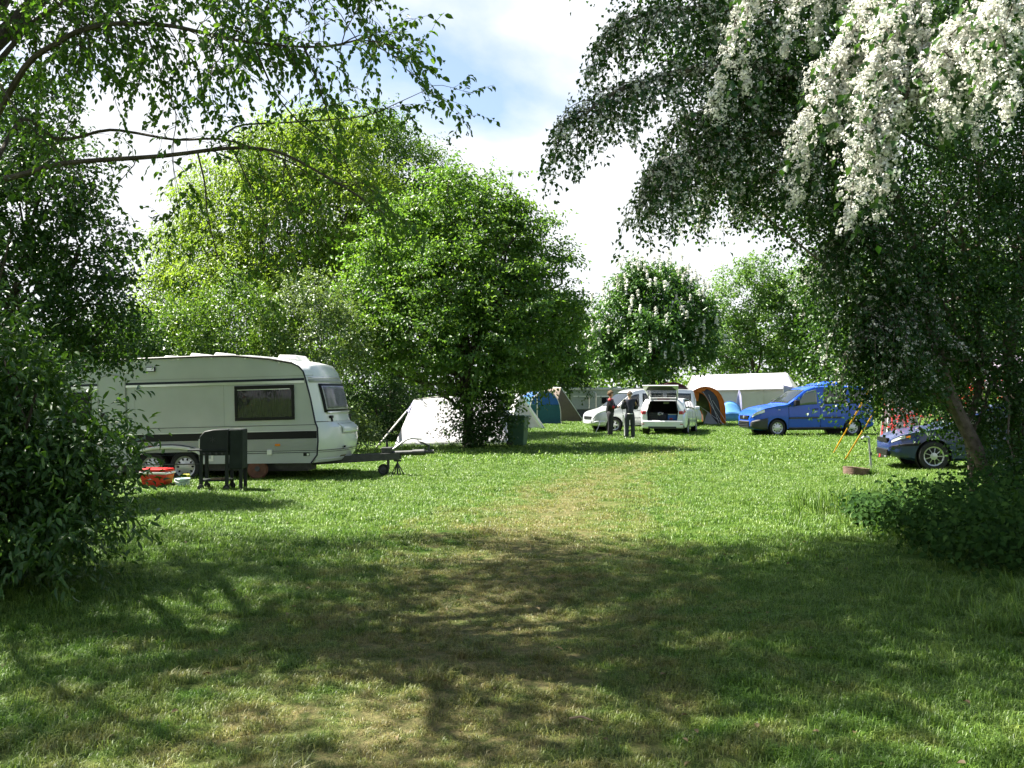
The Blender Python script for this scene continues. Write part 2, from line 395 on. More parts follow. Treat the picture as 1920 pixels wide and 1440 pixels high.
def clump_leaves(p, d, per, L, droop, rg, leaf_l, leaf_w, shape='rhomb', spread=0.35, flat=0.6):
    """short leafy sprays growing outwards from each clump centre"""
    n = len(p); tw = unit(d * np.array([1, 1, 0.55]) + rg.normal(size=(n, 3)) * 0.45 + np.array([0, 0, -droop]))
    u = rg.uniform(-0.35, 1.0, (n, per, 1)); sc_ = rg.uniform(0.6, 1.35, (n, 1, 1)) * L
    j = rg.normal(size=(n, per, 3)) * spread * L; j[..., 2] *= flat
    pos = p[:, None] + tw[:, None] * u * sc_ + j + np.array([0, 0, -droop * 0.35]) * (u ** 2) * sc_
    ax = tw[:, None] * 0.7 + rg.normal(size=(n, per, 3)) * 0.75 + np.array([0, 0, -0.25 - droop * 0.3])
    up = np.array([0, 0, 1.0]) + d[:, None] * 0.55 + rg.normal(size=(n, per, 3)) * 0.55
    v, f, r = leaf_arrays(pos.reshape(-1, 3), ax.reshape(-1, 3), up.reshape(-1, 3), leaf_l, leaf_w, shape, rg=rg)
    r = 0.5 * r + 0.5 * np.repeat(rg.random(n), len(r) // n)
    return (v, f, r), tw

def wobble(a, b, n, amp, rg, sag=0.0):
    a = np.array(a, float); b = np.array(b, float); t = np.linspace(0, 1, n)[:, None]
    p = a + (b - a) * t + rg.normal(size=(n, 3)) * amp * np.sin(np.pi * t) ; p[:, 2] += sag * np.sin(np.pi * t[:, 0])
    return p
def Lb(px, py, Y, r, ry=None, rz=None):
    """crown lobe from its place in view; r in photograph pixels"""
    s = Y / F_PX; return (np.array(P(px, py, Y)), np.array([r * s, (ry or r) * s, (rz or r) * s]))

def tree(name, base, lobes, m, label, cat='tree', seed=1, n=900, per=24, L=0.5, leaf=(0.11, 0.07), trunk_r=0.16, droop=0.1, fork=0.35,
         bark='bark', group=None, shape='rhomb', shell=(0.62, 1.06), stems=1, twigs=5, crown='crown', spread=0.35, flat=0.6):
    rg = np.random.default_rng(seed); base = np.array(base, float)
    root = empty(name, base, label=label, cat=cat, group=group)
    p, d, k = clumps_in(lobes, n, rg, shell)
    keep = p[:, 2] > 0.08; p, d, k = p[keep], d[keep], k[keep]
    arr, tw = clump_leaves(p, d, per, L, droop, rg, *leaf, shape=shape, spread=spread, flat=flat)
    arr[0][:, 2] = np.maximum(arr[0][:, 2], 0.02)
    leaves_obj(crown, [arr], m, root, base)
    top = np.mean([l_[0] for l_ in lobes], axis=0)
    for s in range(stems):
        off = rg.normal(size=3) * (0.25 if stems > 1 else 0); off[2] = 0
        a = base + off; bpt = base + (top - base) * np.array([0.75, 0.75, 0.85]) + off * 2
        path = wobble(a, bpt, 9, trunk_r * 0.35, rg); path[0] = a - np.array([0, 0, 0.05])
        rr = np.linspace(1.0, 0.42, 9) * trunk_r; rr[0] *= 1.35
        MB().tube(path - base, rr, 10).build('trunk' if stems == 1 else 'stem', bark, root, True)
        if s == 0: tpath = path
    for i, (c, r_) in enumerate(lobes):
        mb = MB(); f = min(0.97, fork + 0.6 * rg.random() * (1 - fork)); st = tpath[int(f * 8)]
        lim = wobble(st, c, 7, 0.08 * np.linalg.norm(c - st), rg); lr = trunk_r * np.linspace(0.42, 0.14, 7)
        mb.tube(lim - base, lr, 6)
        idx = np.where(k == i)[0]
        for q in rg.permutation(idx)[:twigs]:
            mb.tube(wobble(lim[rg.integers(3, 7)], p[q] + tw[q] * 0.1, 5, 0.06, rg) - base, trunk_r * np.linspace(0.13, 0.04, 5), 4, False)
        mb.build('limb', bark, root, True)
    return root

def grow(rg, start, dr, length, rad, level, tubes, twigs, droop=0.25, kids=5, wander=0.22):
    """a branch that forks; the last level carries leaves"""
    n_ = 6; p = np.array(start, float); d = unit(np.array(dr, float)); path = [p.copy()]
    for i in range(n_):
        d = unit(d + rg.normal(size=3) * wander + np.array([0, 0, -droop * (i + 1) / n_])); p = p + d * length / n_; path.append(p.copy())
    path = np.array(path); tubes.append((path, np.linspace(rad, rad * 0.35, n_ + 1)))
    if level <= 0: twigs.append(path); return
    for j in range(kids):
        u = rg.uniform(0.25, 1.0) * n_; i = min(int(u), n_ - 1); st = path[i] + (path[i + 1] - path[i]) * (u - i)
        tg = unit(path[i + 1] - path[i]); cd_ = unit(tg + unit(rg.normal(size=3)) * 0.95 + np.array([0, 0, 0.05]))
        grow(rg, st, cd_, length * rg.uniform(0.4, 0.7), rad * 0.5, level - 1, tubes, twigs, droop, kids, wander)
def twig_leaves(rg, twigs, spacing, leaf_l, leaf_w, shape='leaf', hang=0.35, jit=0.01):
    pos = []; ax = []; up = []
    for path in twigs:
        seg = np.diff(path, axis=0); Ls = np.linalg.norm(seg, axis=1); tot = Ls.sum(); m_ = max(3, int(tot / spacing))
        for u in np.linspace(0.1, 1.0, m_):
            s = u * len(seg); i = min(int(s), len(seg) - 1); q = path[i] + seg[i] * (s - i); tg = unit(seg[i])
            sd = unit(np.cross(tg, [0, 0, 1.0]) + 1e-6) * (1 if rg.random() < 0.5 else -1)
            pos.append(q + rg.normal(size=3) * jit); ax.append(tg * 0.6 + sd * rg.uniform(0.4, 1.0) + np.array([0, 0, -hang]) + rg.normal(size=3) * 0.3)
            up.append(np.array([0, 0, 1.0]) + rg.normal(size=3) * 0.45)
    return leaf_arrays(np.array(pos), np.array(ax), np.array(up), leaf_l, leaf_w, shape, rg=rg)
def smooth_path(pts, n):
    pts = np.array(pts, float); t = np.linspace(0, len(pts) - 1, n); out = []
    for s in t:
        i = min(int(s), len(pts) - 2); f = s - i; p0 = pts[max(i - 1, 0)]; p1 = pts[i]; p2 = pts[i + 1]; p3 = pts[min(i + 2, len(pts) - 1)]
        out.append(0.5 * ((2 * p1) + (-p0 + p2) * f + (2 * p0 - 5 * p1 + 4 * p2 - p3) * f ** 2 + (-p0 + 3 * p1 - 3 * p2 + p3) * f ** 3))
    return np.array(out)
def florets(rg, centres, dirs, per, radius, size):
    """rounded heads of small five-petalled flowers"""
    n_ = len(centres); d = unit(dirs[:, None] * 0.75 + rg.normal(size=(n_, per, 3)) * 0.75)
    c = centres[:, None] + d * radius * rg.uniform(0.65, 1.05, (n_, per, 1)) * rg.uniform(0.7, 1.35, (n_, 1, 1))
    c = c.reshape(-1, 3); d = unit(d.reshape(-1, 3) + rg.normal(size=(n_ * per, 3)) * 0.35)
    a = unit(np.cross(d, rg.normal(size=d.shape))); b_ = np.cross(d, a); s = size * rg.uniform(0.75, 1.25, len(c))[:, None] * 0.5
    ang = np.arange(5) * 2 * math.pi / 5
    v = np.stack([c + (a * math.cos(t_) + b_ * math.sin(t_)) * s + d * s * 0.25 * (i % 2) for i, t_ in enumerate(ang)], 1).reshape(-1, 3)
    return v, np.arange(len(c) * 5).reshape(-1, 5), np.repeat(rg.random(len(c)), 5)

# ------------------------------------------------------------------ ground and lawn
def gz(x, y):
    f = np.clip(1.2 - np.hypot(x, y - 10) / 40.0, 0, 1)
    return f * (0.014 * np.sin(x * 1.9 + y * 0.7) + 0.012 * np.sin(y * 2.3 - x * 0.8) + 0.006 * np.sin(x * 5.1 + 1) * np.sin(y * 4.7))
ax_ = np.concatenate([[-700, -300, -120, -60], np.arange(-30, 30.01, 0.3), [60, 120, 300, 700]])
ay_ = np.concatenate([[-300, -100, -30, -8], np.arange(-2, 60.01, 0.3), [90, 150, 300, 700, 1200]])
gx, gy = np.meshgrid(ax_, ay_); nx_, ny_ = len(ax_), len(ay_)
gv = np.stack([gx.ravel(), gy.ravel(), gz(gx.ravel(), gy.ravel())], 1)
ii = (np.arange(ny_ - 1)[:, None] * nx_ + np.arange(nx_ - 1)[None]).ravel()
gm = np_mesh('ground', gv, np.stack([ii, ii + 1, ii + nx_ + 1, ii + nx_], 1)); gm.materials.append(MAT['lawn_ground']); gm.shade_smooth()
ground = link(bpy.data.objects.new('ground', gm)); ground['kind'] = 'structure'

def tuft(rg, nb, rad, h, wd, lean):
    V = []; Fc = []; Rn = []
    for i in range(nb):
        a = rg.uniform(0, 6.283); r = rad * math.sqrt(rg.random()); b0 = np.array([r * math.cos(a), r * math.sin(a), -0.004])
        hh = h * rg.uniform(0.45, 1.25); da = rg.uniform(0, 6.283); d = np.array([math.cos(da), math.sin(da), 0]); s = np.array([-d[1], d[0], 0]) * wd * 0.5 * rg.uniform(0.7, 1.3)
        ln = lean * rg.uniform(0.3, 1.3) * hh; m1 = b0 + d * ln * 0.3 + np.array([0, 0, hh * 0.6]); tp = b0 + d * ln + np.array([0, 0, hh * (1 - 0.35 * lean)])
        o = len(V); V += [b0 - s, b0 + s, m1 + s * 0.8, m1 - s * 0.8, tp]; Fc += [(o, o + 1, o + 2), (o, o + 2, o + 3), (o + 3, o + 2, o + 4)]; Rn += [rg.random()] * 5
    me = np_mesh('tuft', np.array(V), np.array(Fc), np.array(Rn)); me.materials.append(MAT['grass_blade']); return me
def tuft_set(name, k, *a):
    c = bpy.data.collections.new(name)
    for i in range(k): c.objects.link(bpy.data.objects.new('tuft', tuft(np.random.default_rng(50 + i), *a)))
    return c
def scatter(name, pts, scl, coll, seed):
    rg = np.random.default_rng(seed); me = bpy.data.meshes.new(name)
    me.vertices.add(len(pts)); me.vertices.foreach_set('co', np.asarray(pts, np.float32).ravel())
    at = me.attributes.new('scl', 'FLOAT_VECTOR', 'POINT'); at.data.foreach_set('vector', np.asarray(scl, np.float32).ravel())
    rot = np.stack([rg.normal(size=len(pts)) * 0.12, rg.normal(size=len(pts)) * 0.12, rg.uniform(0, 6.283, len(pts))], 1)
    at = me.attributes.new('rot', 'FLOAT_VECTOR', 'POINT'); at.data.foreach_set('vector', np.asarray(rot, np.float32).ravel())
    o = link(bpy.data.objects.new(name, me)); me.materials.append(MAT['grass_blade'])
    g = bpy.data.node_groups.new(name, 'GeometryNodeTree')
    g.interface.new_socket('Geometry', in_out='INPUT', socket_type='NodeSocketGeometry'); g.interface.new_socket('Geometry', in_out='OUTPUT', socket_type='NodeSocketGeometry')
    gi = g.nodes.new('NodeGroupInput'); go = g.nodes.new('NodeGroupOutput'); iop = g.nodes.new('GeometryNodeInstanceOnPoints')
    ci = g.nodes.new('GeometryNodeCollectionInfo'); ci.inputs['Collection'].default_value = coll; ci.inputs['Separate Children'].default_value = True; ci.inputs['Reset Children'].default_value = True
    na = g.nodes.new('GeometryNodeInputNamedAttribute'); na.data_type = 'FLOAT_VECTOR'; na.inputs['Name'].default_value = 'scl'
    nr = g.nodes.new('GeometryNodeInputNamedAttribute'); nr.data_type = 'FLOAT_VECTOR'; nr.inputs['Name'].default_value = 'rot'
    er = g.nodes.new('FunctionNodeEulerToRotation')
    g.links.new(gi.outputs[0], iop.inputs['Points']); g.links.new(ci.outputs[0], iop.inputs['Instance']); iop.inputs['Pick Instance'].default_value = True
    g.links.new(na.outputs['Attribute'], iop.inputs['Scale']); g.links.new(nr.outputs['Attribute'], er.inputs[0]); g.links.new(er.outputs[0], iop.inputs['Rotation'])
    g.links.new(iop.outputs[0], go.inputs[0]); md = o.modifiers.new('scatter', 'NODES'); md.node_group = g
    return o
def band(y0, y1, dens, seed, half=0.62):
    rg = np.random.default_rng(seed); wmax = half * y1 + 1.0; n_ = int(dens * (y1 - y0) * 2 * wmax)
    x = rg.uniform(-wmax, wmax, n_); y = rg.uniform(y0, y1, n_); k = np.abs(x) < half * y + 1.0; x, y = x[k], y[k]
    noise = np.sin(x * 1.7 + 2 * np.sin(y * 1.3)) * np.sin(y * 2.1 + x * 0.6) * 0.5 + 0.5
    d = np.abs(x - (0.0062 * np.minimum(y, 34) ** 2 - 0.55)); wear = np.clip(1.12 - 0.04 * np.maximum(y - 9, 0) - d / 1.9 + (noise - 0.5) * 0.9, 0, 1)
    bare = np.zeros(len(x), bool)
    for bx, by, br in BARE: bare |= np.hypot((x - bx) / 1.6, y - by) < br * rg.uniform(0.75, 1.15, len(x))
    keep = (rg.random(len(x)) > wear * 0.30) & ~bare; x, y, wear, noise = x[keep], y[keep], wear[keep], noise[keep]
    s = (1 - 0.52 * wear) * rg.uniform(0.7, 1.25, len(x)) * (0.85 + 0.4 * noise)
    return np.stack([x, y, gz(x, y)], 1), np.stack([s ** 0.4, s ** 0.4, s], 1)
BARE = [(G(400, 1262).x, G(400, 1262).y, 0.09), (G(1235, 1395).x, G(1235, 1395).y, 0.10), (G(345, 1298).x, G(345, 1298).y, 0.06), (G(1050, 935).x, G(1050, 935).y, 0.22),
        (G(590, 1330).x, G(590, 1330).y, 0.06), (G(700, 1215).x, G(700, 1215).y, 0.07), (G(1130, 948).x, G(1130, 948).y, 0.15), (G(1900, 1195).x, G(1900, 1195).y, 0.14), (G(1580, 1022).x, G(1580, 1022).y, 0.2), (G(1700, 1050).x, G(1700, 1050).y, 0.28)]
near_t = tuft_set('tufts_near', 7, 46, 0.075, 0.055, 0.0042, 0.9)
mid_t = tuft_set('tufts_mid', 6, 50, 0.13, 0.062, 0.0075, 0.9)
far_t = tuft_set('tufts_far', 5, 54, 0.30, 0.075, 0.016, 0.9)
long_t = tuft_set('tufts_long', 4, 34, 0.07, 0.24, 0.006, 0.75)
g1 = scatter('grass', *band(2.6, 9.5, 250, 1), near_t, 1); tag(g1, 'short trodden grass of the foreground lawn', 'grass', kind='stuff')
g2 = scatter('grass', *band(9.3, 23, 62, 2), mid_t, 2); tag(g2, 'mown grass of the middle lawn', 'grass', kind='stuff')
g3 = scatter('grass', *band(22.5, 70, 10, 3, 0.56), far_t, 3); tag(g3, 'distant mown grass around the tents', 'grass', kind='stuff')
rg = np.random.default_rng(77); lp = []; lsx = []
def long_patch(px, py, sx, sy, n_, s):
    c = G(px, py)
    for i in range(n_):
        x, y = c.x + rg.normal() * sx, c.y + rg.normal() * sy; lp.append((x, y, gz(x, y))); q = s * rg.uniform(0.5, 1.3); lsx.append((q ** 0.5, q ** 0.5, q))
for a in [(1640, 960, 0.45, 0.7, 90, 1.7), (1740, 1000, 0.6, 0.8, 80, 1.0), (1640, 893, 0.18, 0.1, 22, 0.9), (1590, 905, 0.25, 0.15, 18, 0.6), (215, 1010, 0.35, 0.9, 60, 0.7), (100, 1120, 0.5, 0.4, 40, 0.7),
          (1850, 1130, 0.4, 0.3, 50, 0.8), (290, 905, 0.5, 0.4, 40, 0.5), (1780, 905, 0.6, 0.4, 50, 0.8), (880, 838, 0.7, 0.3, 40, 0.9), (1870, 1180, 0.25, 0.12, 16, 0.8)]: long_patch(*a)
for i in range(70):
    yy = rg.uniform(3.8, 9.5); xx = rg.uniform(-0.58, 0.58) * yy; nn = int(rg.integers(3, 9))
    for j in range(nn):
        x, y = xx + rg.normal() * 0.09, yy + rg.normal() * 0.06; lp.append((x, y, gz(x, y))); q = rg.uniform(0.22, 0.42); lsx.append((q ** 0.4, q ** 0.4, q))
g4 = scatter('grass', np.array(lp), np.array(lsx), long_t, 4); tag(g4, 'long unmown grass along the shrubs and trunks', 'grass', kind='stuff')

# ------------------------------------------------------------------ trees and shrubs
# large tree at the left edge: limbs arch across the top of the picture, the crown goes on above the frame
rg = np.random.default_rng(21)
tb = np.array([-4.42, 7.6, 0.0])
root = empty('broadleaf_tree', tb, label='tall tree at the left edge with limbs arching over the lawn', cat='tree')
trunk = smooth_path([tb + [0, 0, -0.05], tb + [0.03, 0, 1.5], tb + [0.06, 0, 3.0], tb + [0.0, 0.1, 4.6], tb + [-0.15, 0.2, 6.5], tb + [0.1, 0.3, 8.5]], 16)
MB().tube(trunk - tb, np.linspace(0.2, 0.07, 16), 12).build('trunk', 'bark', root, True)
limbs = [
    ([(-25, 345, 7.6), (60, 322, 7.5), (130, 305, 7.4), (300, 293, 7.3), (430, 278, 7.2), (520, 285, 7.1), (610, 330, 7.0), (680, 372, 6.9)], 0.034, 11),
    ([(-10, 225, 7.6), (50, 122, 7.4), (111, 79, 7.3), (150, 58, 7.2), (218, 44, 7.1), (317, 48, 7.0), (400, 66, 6.9), (475, 80, 6.8), (600, 88, 6.7), (690, 70, 6.6)], 0.036, 66),
    ([(-15, 130, 7.6), (28, 79, 7.7), (59, 44, 7.8), (103, 14, 7.8), (170, -20, 7.8), (300, -50, 7.6), (450, -40, 7.3), (600, -20, 7.1)], 0.032, 74),
    ([(-5, 300, 7.6), (44, 222, 8.2), (110, 262, 8.4), (198, 244, 8.5), (253, 249, 8.5), (330, 262, 8.4), (416, 261, 8.3), (495, 285, 8.2), (554, 309, 8.1), (600, 340, 8.1), (650, 342, 8.0)], 0.024, 9),
    ([(416, 261, 8.3), (447, 236, 8.2), (534, 230, 8.1), (620, 224, 8.0), (690, 216, 7.9), (752, 190, 7.8), (800, 168, 7.8)], 0.013, 8),
    ([(475, 80, 6.8), (511, 165, 6.9), (554, 222, 6.9), (600, 262, 7.0), (650, 320, 7.0), (705, 362, 7.0)], 0.010, 5),
    ([(570, 90, 6.7), (590, 140, 6.7), (610, 198, 6.7), (632, 262, 6.7), (655, 320, 6.8), (673, 352, 6.8)], 0.009, 3),
    ([(370, 285, 7.2), (384, 345, 7.2), (388, 396, 7.2), (400, 450, 7.2), (414, 490, 7.2), (460, 530, 7.2), (490, 560, 7.2)], 0.010, 4),
    ([(440, 288, 7.2), (470, 350, 7.2), (500, 420, 7.25), (492, 480, 7.3)], 0.008, 4),
    ([(530, 300, 7.1), (560, 370, 7.1), (566, 430, 7.1)], 0.007, 4),
    ([(166, -60, 7.1), (152, 60, 7.1), (143, 150, 7.1), (120, 270, 7.1)], 0.007, 6),
    ([(270, 46, 7.0), (300, 130, 7.0), (330, 215, 7.0), (322, 290, 7.0), (338, 370, 7.0)], 0.008, 6),
    ([(-20, 120, 7.2), (20, 190, 7.0), (70, 250, 7.0), (150, 330, 7.0), (210, 430, 7.0), (245, 440, 6.9)], 0.010, 8),
]
allparts = []
for pts, r0, kids in limbs:
    path = smooth_path([P(*q) for q in pts], len(pts) * 3); mb = MB(); mb.tube(path - tb, np.linspace(r0 * 0.72, max(r0 * 0.16, 0.002), len(path)), 7)
    tubes = []; tw = []
    for j in range(kids):
        i = int(len(path) * (0.14 + 0.86 * (j + rg.random()) / kids)); i = min(i, len(path) - 2); tg = unit(path[i + 1] - path[i])
        dr = tg * 0.8 + unit(rg.normal(size=3)) * 0.8 + np.array([0, 0, 0.1 if rg.random() < 0.5 else -0.35])
        grow(rg, path[i], dr, rg.uniform(0.3, 0.75) * (0.55 if pts[-1][1] > 430 else 1), max(0.0025, r0 * 0.13), 1, tubes, tw, droop=0.22, kids=5 if pts[-1][1] < 200 else 3)
    grow(rg, path[-1], path[-1] - path[-2], 0.4 if pts[-1][1] < 430 else 0.15, 0.003, 1, tubes, tw, droop=0.2, kids=5)
    for tp, tr_ in tubes: mb.tube(tp - tb, np.maximum(tr_, 0.0012), 4, False)
    mb.build('limb', 'bark', root, True)
    allparts.append(twig_leaves(rg, tw, 0.026 if pts[-1][1] < 200 else 0.036, 0.050, 0.033, hang=0.5))
leaves_obj('foliage', allparts, 'leaf_near', root, tb)
# the crown of the same tree above the frame, which shades the foreground
up_l = [((-5.2, 7.6, 8.3), (2.2, 1.8, 1.4)), ((-3.2, 9.8, 9.0), (2.2, 1.8, 1.3)), ((-6.4, 10.4, 9.2), (2.4, 1.9, 1.5)), ((-1.6, 8.4, 8.2), (1.8, 1.5, 0.9)), ((-3.6, 8.4, 11.0), (2.4, 2.2, 1.5)), ((-0.8, 10.2, 9.2), (1.7, 1.4, 0.9)), ((-7.8, 8.2, 8.6), (1.9, 1.8, 1.3)),
        ((-4.6, 11.0, 12.6), (2.2, 1.6, 1.4)), ((-2.0, 10.4, 12.0), (1.9, 1.6, 1.2)), ((-9.0, 10.6, 9.0), (2.0, 1.6, 1.4)),
        ((-3.4, 5.4, 8.6), (1.9, 1.3, 1.1)), ((-2.3, 6.4, 8.2), (1.5, 1.2, 0.9)), ((-10.6, 8.6, 9.0), (1.9, 1.8, 1.4)), ((-3.0, 7.2, 9.2), (2.0, 1.6, 1.0)), ((-1.0, 8.8, 10.2), (1.6, 1.6, 0.9)), ((-7.6, 5.6, 8.4), (1.6, 0.9, 0.7)), ((-5.4, 4.6, 8.6), (1.4, 0.8, 0.7))]
up_l = [((a_[0], a_[1] + 2.0, a_[2]), b_) for a_, b_ in up_l]
p, d, k = clumps_in([(np.array(a), np.array(b_)) for a, b_ in up_l], 1750, rg, (0.5, 1.06))
arr, tw = clump_leaves(p, d, 44, 0.55, 0.2, rg, 0.095, 0.064, spread=0.30)
leaves_obj('crown', [arr], 'leaf_near', root, tb)
for i, (c, r_) in enumerate(up_l):
    mb = MB(); lim = wobble(trunk[8 + i % 7], c, 7, 0.2, rg); mb.tube(lim - tb, np.linspace(0.07, 0.03, 7), 6)
    for q in rg.permutation(np.where(k == i)[0])[:12]: mb.tube(wobble(lim[rg.integers(2, 7)], p[q] + tw[q] * 0.3, 6, 0.1, rg) - tb, np.linspace(0.022, 0.006, 6), 4, False)
    mb.build('limb', 'bark', root, True)

for pts in ([trunk[7], (-6.2, 8.6, 5.4), (-7.2, 8.2, 6.0), (-6.8, 7.0, 6.4), (-5.8, 6.0, 6.8), (-4.2, 5.2, 7.0)], [trunk[8], (-5.6, 8.9, 6.2), (-5.8, 8.0, 6.7), (-5.0, 7.0, 7.0), (-3.8, 6.3, 7.2), (-2.6, 5.8, 7.4)], [trunk[9], (-6.6, 7.6, 6.8), (-7.4, 6.4, 7.2), (-6.6, 5.6, 7.4), (-5.0, 5.2, 7.6)]):
    path = smooth_path([np.array(pts[0])] + [np.array(q_) + [0, 0.6, 0] for q_ in pts[1:]], 14); mb = MB(); mb.tube(path - tb, np.linspace(0.062, 0.016, 14), 7); tubes = []; tw = []
    for i in (5, 6, 8, 9, 10, 11, 12, 13): grow(rg, path[i], unit(rg.normal(size=3)) + (path[i] - path[i - 1]) * 2, rg.uniform(0.6, 1.2), 0.010, 1, tubes, tw, droop=0.1, kids=5)
    for tp, tr_ in tubes: mb.tube(tp - tb, tr_, 4, False)
    mb.build('limb', 'bark', root, True); leaves_obj('foliage', [twig_leaves(rg, tw, 0.06, 0.075, 0.05, hang=0.4)], 'leaf_near', root, tb)

# elder shrub in the left foreground
rg = np.random.default_rng(5)
eb = np.array([-5.1, 8.7, 0.0]); root = empty('elder_shrub', eb, label='big dark elder shrub in the left foreground beside the caravan', cat='shrub')
tubes = []; tw = []; mb = MB()
for i in range(16):
    a = rg.uniform(0, 6.283); s = eb + np.array([math.cos(a), math.sin(a), 0]) * rg.uniform(0.1, 0.7)
    grow(rg, s, [math.cos(a) * 0.5 + 0.05, math.sin(a) * 0.45, 1.0], rg.uniform(1.8, 2.7), 0.03, 2, tubes, tw, droop=0.18, kids=5, wander=0.16)
for q, dr in [((120, 760, 8.6), (0.9, -0.1, 0.15)), ((130, 820, 8.5), (0.9, 0, -0.1)), ((110, 880, 8.3), (0.9, 0, -0.05)), ((60, 700, 8.2), (0.7, -0.2, 0.3)), ((120, 950, 8.2), (0.8, -0.1, -0.1)), ((70, 1000, 8.0), (0.8, -0.1, -0.1))]:
    for _ in range(2): grow(rg, np.array(P(*q)), dr, 0.6, 0.008, 1, tubes, tw, droop=0.15, kids=5)
tw = [t_ for t_ in tw if t_[:, 2].min() > 0.02 and (t_[:, 0] / t_[:, 1]).max() < ((215 if t_[:, 2].max() < 1.45 else 115) - CX) / F_PX or (t_[0, 2] > 1.0 and t_[:, 2].max() < 1.75 and (t_[:, 0] / t_[:, 1]).max() < (300 - CX) / F_PX and rg.random() < 0.5)]
for tp, tr_ in tubes:
    if tr_[0] > 0.012 and (tp[:, 0] / tp[:, 1]).max() < (70 - CX) / F_PX: mb.tube(tp - eb, tr_, 5, False)
mb.build('stems', 'bark', root, True)
p, d, k = clumps_in([(np.array((-5.25, 8.7, 1.0)), np.array((1.2, 1.0, 1.05))), (np.array((-5.35, 8.4, 1.8)), np.array((1.05, 0.9, 0.8))), (np.array((-4.5, 8.3, 0.5)), np.array((0.7, 0.8, 0.55))), (np.array((-5.2, 8.6, 0.5)), np.array((1.5, 1.0, 0.6))), (np.array((-4.6, 8.7, 1.1)), np.array((0.65, 0.6, 0.55))), Lb(60, 735, 8.6, 70), Lb(150, 850, 8.5, 80), Lb(150, 960, 8.4, 70)], 1500, rg, (0.4, 1.08))
arr, _ = clump_leaves(p, d, 26, 0.26, 0.2, rg, 0.085, 0.036, shape='leaf', spread=0.5)
arr[0][:, 2] = np.maximum(arr[0][:, 2], 0.015)
leaves_obj('foliage', [twig_leaves(rg, tw, 0.045, 0.085, 0.034, hang=0.45), arr], 'leaf_elder', root, eb)

tree('broadleaf_tree', (-9.0, 16.0, 0), [Lb(50, 420, 15.5, 120), Lb(150, 470, 15.5, 85), Lb(30, 560, 15, 120), Lb(165, 570, 15.5, 80), Lb(110, 330, 15.5, 75), Lb(-60, 480, 15, 150), Lb(190, 640, 16, 70), Lb(60, 670, 15, 90), Lb(-40, 250, 16, 130), Lb(70, 220, 16.5, 80)],
     'leaf_dark', 'dark tree behind the elder shrub at the left edge', seed=31, n=1500, per=22, L=0.30, leaf=(0.085, 0.058), trunk_r=0.16, shell=(0.55, 1.1))
# hedge of shrubs behind the caravan
HG = 'shrubs behind the caravan'
sh = [([Lb(215, 650, 24, 75), Lb(150, 690, 24, 70), Lb(250, 700, 24, 60)], 'leaf_dark', 'dark shrub left of the caravan roof light'),
      ([Lb(330, 630, 26, 75), Lb(290, 680, 26, 70), Lb(370, 690, 26, 70), Lb(310, 750, 26, 80)], 'leaf_hedge', 'rounded green shrub above the middle of the caravan roof'),
      ([Lb(450, 610, 27, 85), Lb(420, 690, 27, 80), Lb(500, 680, 27, 75), Lb(440, 760, 27, 80)], 'leaf_hedge', 'tall green shrub over the caravan side window'),
      ([Lb(570, 610, 28, 80), Lb(620, 650, 28, 80), Lb(560, 700, 28, 80), Lb(600, 560, 28, 45)], 'leaf_grey', 'grey-green shrub above the caravan nose'),
      ([Lb(680, 700, 34, 70), Lb(720, 760, 34, 70), Lb(650, 770, 34, 70), Lb(690, 640, 34, 60)], 'leaf_dark', 'dark shrub between the caravan nose and the white tent'),
      ([Lb(790, 720, 37, 70), Lb(830, 690, 37, 65), Lb(760, 780, 37, 60), Lb(840, 770, 37, 50)], 'leaf_dark', 'dark shrub right behind the white tent')]
for i, (lb, mm, lab) in enumerate(sh):
    c = np.mean([q[0] for q in lb], axis=0)
    lb = lb + [(np.array((q[0][0], q[0][1], 0.55)), np.array((q[1][0] * 1.1, q[1][1], 0.75))) for q in lb[:3]]
    tree('shrub', (c[0], c[1] + 0.3, 0), lb, mm, lab, 'shrub', seed=40 + i, n=1000, per=22, L=0.34, leaf=(0.10, 0.065), trunk_r=0.07, stems=4, group=HG, fork=0.2)
# willow-like trees
tree('willow_tree', (P(520, 600, 39).x, 39, 0), [Lb(620, 280, 39, 85), Lb(530, 310, 39, 85), Lb(440, 385, 39, 95), Lb(360, 475, 39, 75), Lb(540, 430, 38, 110), Lb(650, 400, 38, 110), Lb(330, 570, 38, 68), Lb(440, 560, 37, 105), Lb(560, 560, 37, 90), Lb(300, 640, 37, 60)],
     'leaf_willow', 'large pale yellow-green willow rising behind the caravan', seed=51, n=2900, per=26, L=0.62, leaf=(0.17, 0.075), trunk_r=0.3, droop=0.45, shell=(0.55, 1.1))
tree('willow_tree', (P(740, 600, 42).x, 42, 0), [Lb(700, 290, 42, 85), Lb(770, 330, 42, 70), Lb(720, 400, 42, 90), Lb(820, 370, 42, 50), Lb(690, 500, 42, 90), Lb(790, 470, 42, 80)],
     'leaf_hedge', 'tall green tree between the willow and the middle tree', seed=52, n=1500, per=24, L=0.6, leaf=(0.16, 0.08), trunk_r=0.28, droop=0.3, shell=(0.55, 1.1))
